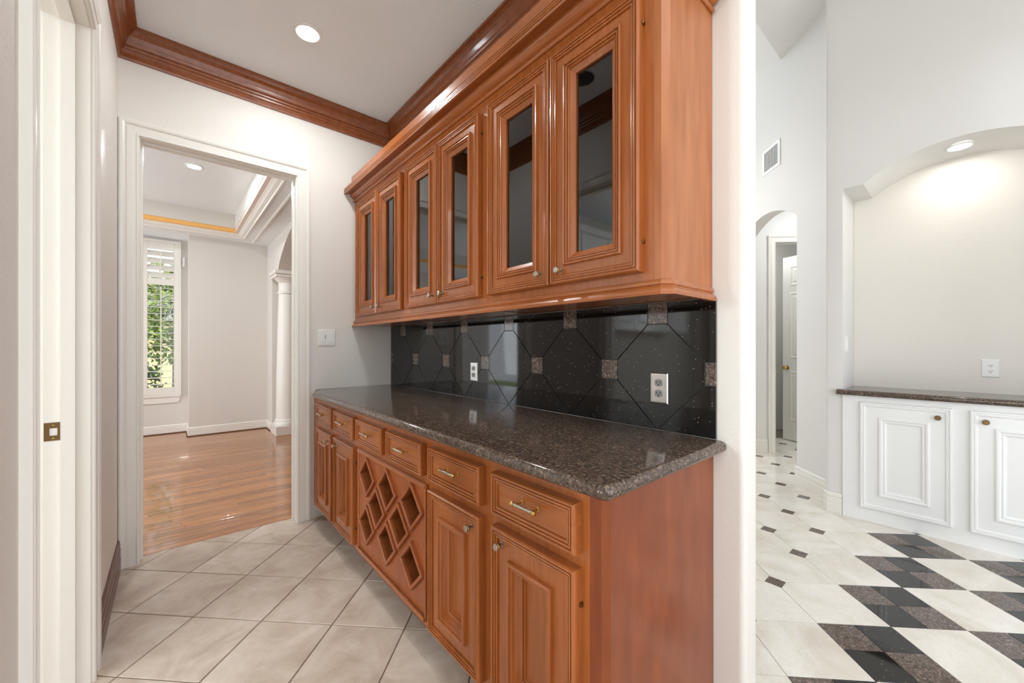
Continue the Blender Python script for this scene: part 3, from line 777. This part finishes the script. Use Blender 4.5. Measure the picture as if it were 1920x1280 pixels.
# electrical outlets and switches
def outlet_x(x, y, z, label, sx=-1, plate=None, face=None, wd=.035, ht=.057):
    t = thing('electrical_outlet', (x, y, z-ht), label, 'outlet', 'wall outlets')
    obj('plate', ringpanel(y-wd, y+wd, z-ht, z+ht, x, [(0, 0), (.0005, .003), (.004, .0065), (.008, .0068)], True, sx), plate, t)
    for dz in (-.0195, .0195):
        f_ = []
        pts = []
        for a in range(24):
            tt = 2*math.pi*a/24; pts.append((y+max(-.0145, min(.0145, .0175*math.cos(tt))), z+dz+.0135*math.sin(tt)))
        re = obj('receptacle', extrude(pts, 'x', x+sx*.006, x+sx*.009), face, t)
        for dy in (-.0062, .0062): obj('slot', box(min(x+sx*.0088, x+sx*.0094), max(x+sx*.0088, x+sx*.0094), y+dy-.0012, y+dy+.0012, z+dz-.002, z+dz+.0065), M['dark'], re)
        obj('ground_hole', extrude([(y+.0028*math.cos(k*math.pi/4), z+dz-.0068+.0028*math.sin(k*math.pi/4)) for k in range(8)], 'x', x+sx*.0088, x+sx*.0094), M['dark'], re)
    obj('screw', lathe([(0, .003), (sx*.001, .0028)], (x+sx*.0068, y, z), 'x', 10), M['steel'], t)
    return t
outlet_x(XS-.0002, .742, 1.087, 'metal outlet on the backsplash near the rounded wall end', -1, M['steel'], M['grey_plastic'])
outlet_x(XS-.0002, 1.909, 1.091, 'metal outlet in the middle of the black backsplash', -1, M['steel'], M['grey_plastic'])
sw = thing('light_switch', (.877, YF, 1.246), 'white double light switch beside the dining doorway', 'switch')
obj('plate', ringpanel_y(.817, .937, 1.247, 1.365, YF-.0002, [(0, 0), (.0005, .003), (.004, .0062), (.008, .0066)]), M['white_plastic'], sw)
for xx in (.854, .900):
    r_ = obj('rocker', cbox(xx-.0165, xx+.0165, YF-.0095, YF-.006, 1.273, 1.339, .001), M['white_plastic'], sw)
obj('slider', cbox(.861, .866, YF-.013, YF-.009, 1.30, 1.325, .001), M['grey_plastic'], sw)

# ------------------------------------------------------------------ wall cabinets with glass doors
XU = 1.077
UD = [(2.589, 2.953), (2.225, 2.584), (1.800, 2.163), (1.434, 1.792), (.999, 1.365), (.632, .992)]
ZU0, ZU1 = 1.463, 2.294
def wall_unit(ya, yb, pair, lab, near=False, far=False):
    t = thing('wall_cabinet', ((XU+XB)/2, (ya+yb)/2, 1.40), lab, 'cabinet', 'glass door wall cabinets')
    zb, zt = 1.404, 2.50
    if near:
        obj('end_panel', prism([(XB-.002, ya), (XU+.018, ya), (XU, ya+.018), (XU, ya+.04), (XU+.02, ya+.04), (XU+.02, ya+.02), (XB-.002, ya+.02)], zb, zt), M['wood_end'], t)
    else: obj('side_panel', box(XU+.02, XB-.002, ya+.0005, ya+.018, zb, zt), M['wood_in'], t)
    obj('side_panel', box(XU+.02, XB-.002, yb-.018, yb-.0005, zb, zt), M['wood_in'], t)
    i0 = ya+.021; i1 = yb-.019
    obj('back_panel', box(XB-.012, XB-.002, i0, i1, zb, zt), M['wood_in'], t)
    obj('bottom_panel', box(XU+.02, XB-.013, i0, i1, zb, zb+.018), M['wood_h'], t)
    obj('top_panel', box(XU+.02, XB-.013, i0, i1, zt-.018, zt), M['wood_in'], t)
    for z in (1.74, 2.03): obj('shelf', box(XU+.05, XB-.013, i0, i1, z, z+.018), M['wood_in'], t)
    a = ya+.04 if near else ya+.0005; b = yb-.0005
    if far: b = 3.035
    fr = [box(XU, XU+.02, a, b, zb, ZU0+.014), box(XU, XU+.02, a, b, ZU1-.014, zt)]
    y = a
    for o0, o1 in sorted([(UD[i][0]+.03, UD[i][1]-.03) for i in pair])+[(b, b)]:
        if o0 > y+.0005: fr.append(box(XU, XU+.02, y, o0, ZU0+.014, ZU1-.014))
        y = o1
    obj('face_frame', join(*fr), M['wood_v'], t)
    if far: obj('filler_strip', box(XU+.006, XU+.02, 3.0352, YF-.001, zb, zt), M['wood_v'], t)
    for i, hand in zip(pair, (-1, 1)):
        y0, y1 = UD[i]
        d = obj('door', ringpanel(y0, y1, ZU0, ZU1, XU, P_GLASS, False), M['wood_v'], t)
        obj('glass_pane', box(XU+.0005, XU+.0035, y0+.103, y1-.103, ZU0+.103, ZU1-.103), M['glass'], d)
        knob(XU-.0205, (y0+.047 if hand < 0 else y1-.047), ZU0+.047, d)
        yh = y1 if hand < 0 else y0; s_ = 1 if hand < 0 else -1
        for z in (ZU0+.09, ZU1-.09): obj('hinge', cbox(XU-.012, XU-.001, min(yh+s_*.0005, yh+s_*.005), max(yh+s_*.0005, yh+s_*.005), z-.005, z+.005, .0008), M['bronze'], d)
    return t
wall_unit(2.1945, YF-.001, (0, 1), 'glass door wall cabinet in the corner by the far wall', far=True)
wall_unit(1.3995, 2.1945, (2, 3), 'middle glass door wall cabinet over the backsplash')
wall_unit(.559, 1.3995, (4, 5), 'nearest glass door wall cabinet beside the rounded wall end', near=True)
# light rail and stacked crown, continuous over the three units
pathU = [(XU, YF-.001), (XU, .577), (XU+.018, .559), (XB-.011, .559)]
LR = [(.001, 1.436), (.007, 1.434), (.009, 1.428), (.009, 1.421), (.005, 1.417), (.007, 1.413), (.013, 1.409), (.017, 1.402), (.017, 1.397), (.020, 1.394), (.019, 1.390), (.001, 1.390)]
tag(obj('light_rail', sweep(pathU, LR, -1), M['wood_h']), 'stepped wooden moulding along the bottom of the glass door cabinets', 'moulding')
cr = thing('cornice', (XU, 1.8, 2.34), 'stacked wooden crown moulding on top of the glass door cabinets', 'moulding')
LOW = [(0, 2.348), (.006, 2.348), (.010, 2.351), (.012, 2.356), (.010, 2.362), (.006, 2.365), (.006, 2.370), (.009, 2.371), (.013, 2.373), (.019, 2.377), (.025, 2.383), (.030, 2.391), (.033, 2.400), (.034, 2.406), (0, 2.406)]
obj('cove_moulding', sweep(pathU, LOW, -1), M['wood_h'], cr, True)
MID = [(0, 2.4062), (.040, 2.4062), (.040, 2.404), (.068, 2.397), (.070, 2.393), (.0765, 2.393), (.0785, 2.397), (.0785, 2.402), (.0735, 2.4035), (.0735, 2.4055), (.0782, 2.407), (.0782, 2.413), (.0730, 2.4145),
       (.0730, 2.4165), (.0776, 2.418), (.0776, 2.424), (.0720, 2.4255), (.0720, 2.4275), (.0765, 2.429), (.0755, 2.437), (.062, 2.440), (0, 2.440)]
obj('reeded_moulding', sweep(pathU, MID, -1), M['wood_h'], cr)
obj('top_board', sweep([(XU, 3.0)]+pathU[1:], [(0, 2.4402), (.050, 2.4402), (.047, 2.507), (.040, 2.512), (0, 2.512)], -1), M['wood_h'], cr)

# ------------------------------------------------------------------ right room: marble floor with granite checker
fr_ = struct(obj('floor', box(1.45, 7.5, -4.2, 4.0, -0.06, -0.003), M['marble_grout']), 'cream marble floor with dark granite checker')
struct(obj('floor', box(1.452, 3.7, -4.2, -1.752, -.01, 0), M['marble']), 'plain cream marble floor by the window')
MT = .3112; E1, E2 = 1.8735, 1.2455
DH = .0375
def toxy(a, b): return ((a+b)/S2, (a-b)/S2)
domR = [(-1, 0, -1.452), (1, 0, 6.6), (0, -1, 1.75), (0, 1, 2.3)]
mcache = {}
def mpiece(poly, name, mat, key=None):
    p = clip(poly, domR)
    if not p: return
    p = inset(p, .0011)
    if not p: return
    cx_ = (min(a for a, b in p)+max(a for a, b in p))/2; cy_ = (min(b for a, b in p)+max(b for a, b in p))/2
    ar = lambda P: abs(sum(P[i][0]*P[(i+1) % len(P)][1]-P[(i+1) % len(P)][0]*P[i][1] for i in range(len(P))))/2
    same = len(p) == len(poly) and abs(ar(p)-ar(poly)) < .0014
    if key and same and key in mcache: link(name, mcache[key], (cx_, cy_, -.006), fr_); return
    o = obj(name, tile_piece(p, 0, .006, .0006), mat, fr_)
    if key and same: mcache[key] = o.data
def in_dark_zone(yc): return yc < .43
dots = set()
for a in range(-9, 13):
    for b in range(-6, 16):
        a0, b0 = E1+MT*(a-1), E2+MT*b
        x, y = toxy(a0+MT/2, b0+MT/2)
        if not (1.2 < x < 6.8 and -2.0 < y < 2.5): continue
        # skip what lies wholly beyond the niche wall and its pier
        if x > 4.1 and y < .55 and (x-y)/S2 > 2.6: continue
        dark = (a+b) % 2 == 0 and y < .40
        if dark:
            for i in (0, 1):
                for j in (0, 1):
                    p = [toxy(a0+MT/2*i, b0+MT/2*j), toxy(a0+MT/2*(i+1), b0+MT/2*j), toxy(a0+MT/2*(i+1), b0+MT/2*(j+1)), toxy(a0+MT/2*i, b0+MT/2*(j+1))]
                    gr = (i+j) % 2 == 1
                    mpiece(p, 'granite_tile' if gr else 'black_tile', M['granite_tile'] if gr else M['galaxy'], 'g' if gr else 'b')
        else:
            p = [toxy(a0, b0), toxy(a0+MT, b0), toxy(a0+MT, b0+MT), toxy(a0, b0+MT)]
            key = 'w'
            for i in (0, 1):
                for j in (0, 1):
                    vx, vy = toxy(a0+MT*i, b0+MT*j)
                    if vy > .55 and not (vy < .75 and vx > 3.6):
                        key += '%d%d' % (i, j); dots.add((round(vx, 4), round(vy, 4)))
                        dx, dy = x-vx, y-vy
                        if abs(dx) > abs(dy): p = clip(p, [(-1, 0, -(vx+DH)) if dx > 0 else (1, 0, vx-DH)])
                        else: p = clip(p, [(0, -1, -(vy+DH)) if dy > 0 else (0, 1, vy-DH)])
            mpiece(p, 'tile', M['marble'], key)
for vx, vy in dots:
    mpiece([(vx-DH, vy-DH), (vx+DH, vy-DH), (vx+DH, vy+DH), (vx-DH, vy+DH)], 'dot_tile', M['granite_tile'], 'd')

# niche wall
NY0, NY1, NSH, NPK = -.543, .607, 2.405, 2.566
pts = [(NY1, NSH), (.492, NSH)]
rise = NPK-NSH; hwid = .46; Rr = (hwid**2+rise**2)/(2*rise); zc_ = NPK-Rr; ycn = .032
for k in range(1, 24):
    y = .492-2*hwid*k/24
    pts.append((y, zc_+math.sqrt(Rr**2-(y-ycn)**2)))
pts += [(.492-2*hwid, NSH), (NY0, NSH)]
V, F = [], []; n = len(pts); XNB = 4.20
for x in (XN, XNB): V += [(x, y, z) for y, z in pts]+[(x, y, H2+.4) for y, z in pts]
for k in range(n-1): F += [(k, k+1, n+k+1, n+k), (k, k+1, 2*n+k+1, 2*n+k), (2*n+k, 2*n+k+1, 3*n+k+1, 3*n+k)]
rr = .02
pier = []
for a in range(0, 91, 18):
    tt = math.radians(90+a); pier.append((XN+rr+rr*math.cos(tt), .71-rr+rr*math.sin(tt)))
pier += [(XN, NY1), (XNB+.1, NY1), (XNB+.1, .71)]
nw = join((V, F), prism(pier, 0, H2+.4), box(XN, XNB+.1, -4.2, NY0, 0, H2+.4), box(XNB, XNB+.1, NY0, NY1, 0, 2.7))
struct(obj('wall_niche', nw, M['wall_white'], smooth=True), 'tall white wall with an arched lit niche')
struct(obj('wall_niche_back', box(XNB-.004, XNB-.0005, NY0+.001, NY1-.001, .9, NPK+.01), M['wall']), 'beige back of the arched niche')
can(3.97, .04, NPK-.002, M['bulb'], 'lit recessed light under the niche arch', 1.1, .07, (1, .96, .9))
# white built-in below
nc = thing('niche_cabinet', (XN, .032, 0), 'white built-in cabinet with framed doors below the arched niche', 'cabinet')
obj('carcass', box(XN-.012, XNB-.005, NY0+.001, NY1-.001, 0, .886), M['white'], nc)
NP = [(0, 0), (0, .014), (.003, .020), (.010, .021), (.014, .016), (.017, .016), (.019, .019), (.026, .018), (.030, .013), (.034, .012), (.098, .012), (.099, .020), (.104, .023), (.114, .022),
      (.120, .016), (.124, .016), (.128, .018), (.134, .015), (.138, .009), (.142, .008)]
for y0, y1, kn in ((.068, .508, 1), (-.444, -.004, -1)):
    d = obj('door', ringpanel(y0, y1, .096, .845, XN-.012, NP), M['white'], nc)
    ky = y0+.062 if kn > 0 else y1-.062
    obj('knob', lathe([(0, .006), (-.012, .006), (-.015, .014), (-.022, .016), (-.027, .012)], (XN-.024, ky, .782), 'x', 14), M['bronze'], d, True)
ct = []
for a in range(-90, 91, 18):
    tt = math.radians(a); ct.append((XN-.03-.019*math.cos(tt), .906+.019*math.sin(tt)))
tag(obj('niche_countertop', join(extrude(ct+[(XN-.0005, .925), (XN-.0005, .887)], 'y', NY0-.03, NY1+.03), box(XN-.0004, XNB-.005, NY0+.001, NY1-.001, .887, .925)), M['granite'], smooth=True), 'dark granite ledge with rounded edge in the arched niche', 'countertop')
outlet_x(XNB-.0045, -.094, 1.093, 'white outlet on the beige back of the niche', -1, M['white_plastic'], M['white_plastic'], .04, .06)
ns = thing('niche_switch', (3.93, NY1, 1.20), 'slim white switch on the side of the arched niche', 'switch')
obj('plate', ringpanel_y(3.87, 3.95, 1.20, 1.32, NY1-.0003, [(0, 0), (.001, .004), (.005, .006)]), M['white_plastic'], ns)
obj('rocker', cbox(3.894, 3.926, NY1-.010, NY1-.005, 1.228, 1.292, .001), M['white_plastic'], ns)
base('baseboard_niche', [(XNB+.1, .712), (XN+.018, .712), (XN-.002, .692), (XN-.002, NY1+.002)], -1, M['trim'], .15, 'white baseboard on the niche pier')

# vent wall (runs on the diagonal) with the hall arch
WE2 = 2.355
def ev(e1, e2, z): x, y = toxy(e1, e2); return (x, y, z)
AE0, AE1 = 3.80, 4.80
def vent_wall():
    V, F = [], []; n = 24; pts = []
    for k in range(n+1):
        t = k/n; e = AE0+(AE1-AE0)*t
        pts.append((e, 2.44+.175*math.sin(math.pi*t)**.85))
    for e2 in (WE2, WE2+.13):
        V += [ev(e, e2, z) for e, z in pts]+[ev(e, e2, 5.6) for e, z in pts]
    m = n+1
    for k in range(n): F += [(k, k+1, m+k+1, m+k), (2*m+k, 2*m+k+1, 3*m+k+1, 3*m+k), (k, k+1, 2*m+k+1, 2*m+k)]
    def ebox(a0, a1, z1):
        v = [ev(a, b, z) for a in (a0, a1) for b in (WE2, WE2+.13) for z in (0, z1)]
        return v, box(0, 1, 0, 1, 0, 1)[1]
    return join((V, F), ebox(3.38, AE0, 5.6), ebox(AE1, 6.2, 5.6))
struct(obj('wall_hall', vent_wall(), M['wall_white'], smooth=True), 'white diagonal wall with an air vent over the hall arch')
base('baseboard_hall', [toxy(3.38, WE2), toxy(AE0, WE2), toxy(AE0, WE2+.13)], 1, M['trim'], .15, 'white baseboard on the diagonal wall')
# air vent
vt = thing('air_vent', ev(4.197, WE2, 3.05), 'white slatted air vent high on the diagonal wall', 'vent')
def ebx(a0, a1, o0, o1, z0, z1):
    v = [ev(a, WE2-o, z) for a in (a0, a1) for o in (o0, o1) for z in (z0, z1)]
    return v, box(0, 1, 0, 1, 0, 1)[1]
va, vb, vz0, vz1 = 4.045, 4.345, 3.02, 3.275
obj('frame', join(ebx(va, vb, .0005, .008, vz0, vz0+.03), ebx(va, vb, .0005, .008, vz1-.03, vz1), ebx(va, va+.03, .0005, .008, vz0+.03, vz1-.03), ebx(vb-.03, vb, .0005, .008, vz0+.03, vz1-.03)), M['white'], vt)
obj('backing', ebx(va+.03, vb-.03, .0005, .001, vz0+.03, vz1-.03), M['vent_in'], vt)
for k in range(9):
    e = va+.04+.0275*k
    obj('slat', ebx(e, e+.006, .001, .009, vz0+.03, vz1-.03), M['white'], vt)
# hall beyond the arch
HE = 4.86
d3 = struct(thing('door_3', ev(HE, 3.15, 0)), 'white cased hall doorway with an open panelled door')
def hall_wall():
    def hb(a0, a1, b0, b1, z0, z1):
        return [ev(a, b, z) for a in (a0, a1) for b in (b0, b1) for z in (z0, z1)], box(0, 1, 0, 1, 0, 1)[1]
    return hb, join(hb(HE, HE+.12, WE2+.13, 2.77, 0, 4), hb(HE, HE+.12, 3.53, 4.4, 0, 4), hb(HE, HE+.12, 2.77, 3.53, 2.46, 4))
hb, hv = hall_wall()
struct(obj('wall_hall_end', hv, M['wall_white']), 'white end wall of the hall around the door')
for b0, b1, s in ((2.77, None, -1), (3.53, None, 1)):
    k = len(CAS); f = [(j, (j+1) % k, k+(j+1) % k, k+j) for j in range(k)]+[tuple(range(k)), tuple(range(k, 2*k))[::-1]]
    obj('casing', ([ev(HE-p, b0+s*t, 0) for t, p in CAS]+[ev(HE-p, b0+s*t, 2.46+t) for t, p in CAS], f), M['trim'], d3)
obj('head_casing', ([ev(HE-p, 2.77-t, 2.46+t) for t, p in CAS]+[ev(HE-p, 3.53+t, 2.46+t) for t, p in CAS], f), M['trim'], d3)
# open door leaf, hinged on its right side, swung into the far room
hp = Vector(ev(HE+.12, 3.50, 0)); free = Vector(ev(5.55, 3.262, 0))
dirv = (free-hp).normalized(); nv = Vector((-dirv.y, dirv.x, 0)); nv = nv if nv.dot(Vector((-1, -1, 0))) > 0 else -nv
wdr = (free-hp).length
def dbox(s0, s1, o0, o1, z0, z1):
    return [tuple(hp+dirv*s+nv*o+Vector((0, 0, z))) for s in (s0, s1) for o in (o0, o1) for z in (z0, z1)], box(0, 1, 0, 1, 0, 1)[1]
leaf = obj('door_leaf', dbox(0, wdr, -.036, 0, .012, 2.42), M['trim'], d3)
def dpanel(s0, s1, z0, z1):
    V = []; prof = [(0, .0005), (.012, .006), (.022, .006), (.034, .001), (.05, .001), (.062, .007)]
    for i, p in prof: V += [tuple(hp+dirv*s+nv*p+Vector((0, 0, z))) for s, z in ((s0+i, z0+i), (s1-i, z0+i), (s1-i, z1-i), (s0+i, z1-i))]
    F = [(4*k+j, 4*k+(j+1) % 4, 4*k+4+(j+1) % 4, 4*k+4+j) for k in range(5) for j in range(4)]+[(20, 21, 22, 23)]
    return V, F
for s0, s1 in ((.09, wdr/2-.03), (wdr/2+.03, wdr-.09)):
    for z0, z1 in ((.25, .92), (1.08, 1.95), (2.03, 2.30)): obj('panel', dpanel(s0, s1, z0, z1), M['trim'], leaf)
kp = hp+dirv*(wdr-.06)+Vector((0, 0, .96))
kv, kf = lathe([(0, .028), (.006, .026), (.010, .011), (.035, .011), (.042, .024), (.055, .028), (.066, .022), (.070, .008)], (0, 0, 0), 'x', 16)
rotm = Matrix((nv, dirv, Vector((0, 0, 1)))).transposed()
obj('door_knob', ([tuple(kp+rotm @ Vector(v)) for v in kv], kf), M['brass'], leaf, True)
struct(obj('wall_hall_beyond', [hb(6.2, 6.3, 2.0, 4.6, 0, 4)][0], M['wall']), 'beige wall of the room behind the hall door')
struct(obj('wall_hall_beyond', [hb(HE+.13, 6.2, 2.2, 2.3, 0, 4)][0], M['wall']))
struct(obj('wall_hall_side', hb(3.3, 6.3, 4.4, 4.5, 0, 3.05), M['wall']))  # unseen far side of the hall, added to keep sun off its floor
base('baseboard_hall_end', [toxy(HE, 2.50), toxy(HE, 2.683)], -1, M['trim'], .15)
base('baseboard_beyond', [toxy(6.2, 2.3), toxy(6.2, 3.4)], -1, M['trim'], .15)
struct(obj('ceiling', [hb(AE1-1.4, 6.3, WE2+.13, 4.6, 2.95, 3.05)][0], M['ceil']), 'hall ceiling')
hx, hy = toxy(5.45, 3.0); can(hx, hy, 2.95, M['bulb_white'], 'lit recessed light in the room behind the hall door', 7)  # added lamp to brighten the far room
hx, hy = toxy(4.3, 3.1); can(hx, hy, 2.95, M['bulb_white'], 'lit recessed light in the hall ceiling behind the arch', 7)  # added lamp to brighten the hall
# right room ceiling: flat then rising vault
YV = 1.19
struct(obj('ceiling', box(XW2, 6.8, -4.2, YV, H2, H2+.1), M['wall_white']), 'high flat ceiling of the right room')
V = [(XW2-.1, YV, H2), (6.8, YV, H2), (6.8, 3.2, H2+.64*2.0), (XW2-.1, 3.2, H2+.64*2.0)]
V += [(x, y, z+.1) for x, y, z in V]
struct(obj('ceiling', (V, [(0, 1, 2, 3), (4, 5, 6, 7), (0, 1, 5, 4), (1, 2, 6, 5), (2, 3, 7, 6), (3, 0, 4, 7)]), M['wall_white']), 'rising vault of the right room ceiling')
struct(obj('wall_room_left', box(XW2, 4.4, 3.1, 3.19, 0, 5.4), M['wall_white']))

# ------------------------------------------------------------------ kitchen seen through the left doorway (in reflections)
struct(obj('floor', box(-4.3, XL-0.12, -1.6, 3.3, -.06, -.001), M['tile']), 'kitchen floor beyond the left doorway')
struct(obj('wall_kitchen_end', box(-4.3, XL-.115, 3.2, 3.3, 0, 3.0), M['wall']), 'kitchen end wall')
struct(obj('wall_kitchen_near', box(-4.3, XL-.115, -1.7, -1.6, 0, 3.0), M['wall']))
struct(obj('ceiling', box(-4.3, XL-.1, -1.7, 3.3, 2.9, 3.0), M['ceil']), 'kitchen ceiling')
kw = struct(obj('wall_kitchen_window', join(box(-4.4, -4.3, -1.7, -1.35, 0, 3.0), box(-4.4, -4.3, .35, .95, 0, 3.0), box(-4.4, -4.3, -1.35, .35, 0, 1.0), box(-4.4, -4.3, -1.35, .35, 2.4, 3.0), box(-4.4, -4.3, 1.95, 3.3, 0, 3.0), box(-4.4, -4.3, .95, 1.95, 0, 1.2), box(-4.4, -4.3, .95, 1.95, 2.3, 3.0)), M['wall']), 'kitchen window wall')
for k in range(5):
    x0 = -3.4+.5*k
    t = thing('kitchen_cabinet', (x0+.25, 3.03, 1.45), ['white kitchen wall cabinet furthest from the doorway', 'white kitchen wall cabinet second furthest from the doorway', 'white kitchen wall cabinet in the middle of the row', 'white kitchen wall cabinet second nearest the doorway', 'white kitchen wall cabinet nearest the doorway'][k], 'cabinet', 'white kitchen wall cabinets')
    obj('carcass', box(x0+.001, x0+.499, 2.88, 3.199, 1.45, 2.55), M['white'], t)
    obj('door', ringpanel_y(x0+.012, x0+.488, 1.462, 2.52, 2.88, [(0, 0), (0, .018), (.06, .018), (.07, .008), (.09, .008), (.11, .016)]), M['white'], t)
    obj('cornice', box(x0+.001, x0+.499, 2.83, 3.199, 2.551, 2.62), M['white'], t)

# ------------------------------------------------------------------ garden outside the dining window
struct(obj('ground', box(-9, 7, YW+.2, 26, -.45, -.35), M['lawn']), 'green lawn outside the dining window')
struct(obj('ground_path', box(-9, 7, 14.5, 16.2, -.349, -.34), M['path']), 'pale path across the lawn')
def foliage(center, radii, n, size, seed):
    rnd = random.Random(seed); V, F = [], []
    for _ in range(n):
        while True:
            p = Vector((rnd.uniform(-1, 1), rnd.uniform(-1, 1), rnd.uniform(-1, 1)))
            if .35 < p.length < 1: break
        c_ = Vector(center)+Vector((p.x*radii[0], p.y*radii[1], p.z*radii[2]))
        a_ = Vector((rnd.gauss(0, 1), rnd.gauss(0, 1), rnd.gauss(0, 1))).normalized(); b_ = a_.orthogonal().normalized(); s = size*rnd.uniform(.6, 1.3)
        k = len(V); V += [tuple(c_-a_*s), tuple(c_+b_*s*.45+a_.cross(b_)*s*.12), tuple(c_+a_*s), tuple(c_-b_*s*.45+a_.cross(b_)*s*.12)]
        F.append((k, k+1, k+2, k+3))
    return V, F
def plant(name, loc, radii, zc__, n, size, mat, label, cat, seed, trunk=.03):
    t = thing(name, loc, label, cat)
    x, y, z = loc
    obj('foliage', foliage((x, y, zc__), radii, n, size, seed), mat, t)['kind'] = 'stuff'
    obj('trunk', lathe([(0, trunk), ((zc__-z)*.5, trunk*.8), (zc__-z, trunk*.5)], loc, 'z', 8), M['bark'], t, True)
plant('shrub', (-.55, 8.7, -.36), (.5, .4, .75), .55, 900, .06, M['leaf'], 'dark green shrub close outside the dining window', 'shrub', 1)
plant('shrub', (.45, 9.7, -.36), (.40, .45, .6), .25, 800, .06, M['leaf2'], 'bright green shrub low outside the dining window', 'shrub', 2)
plant('tree', (.1, 11.5, -.36), (1.0, 1.0, 1.2), 2.0, 1600, .09, M['leaf2'], 'light green leafy tree behind the shrubs', 'tree', 3, .09)
plant('tree', (-1.9, 14.0, -.36), (.8, .9, .8), 1.0, 1200, .09, M['leaf'], 'dark leafy tree on the lawn', 'tree', 4, .08)
hs = thing('house', (-1.5, 21, -.35), 'cream house with grey roof across the street', 'house')
obj('wall', box(-6, 1.5, 20, 24, -.35, 2.2), M['stucco'], hs)
obj('roof', extrude([(19.5, 2.2), (24.5, 2.2), (22, 4.0)], 'x', -6.4, 1.9), M['roofing'], hs)
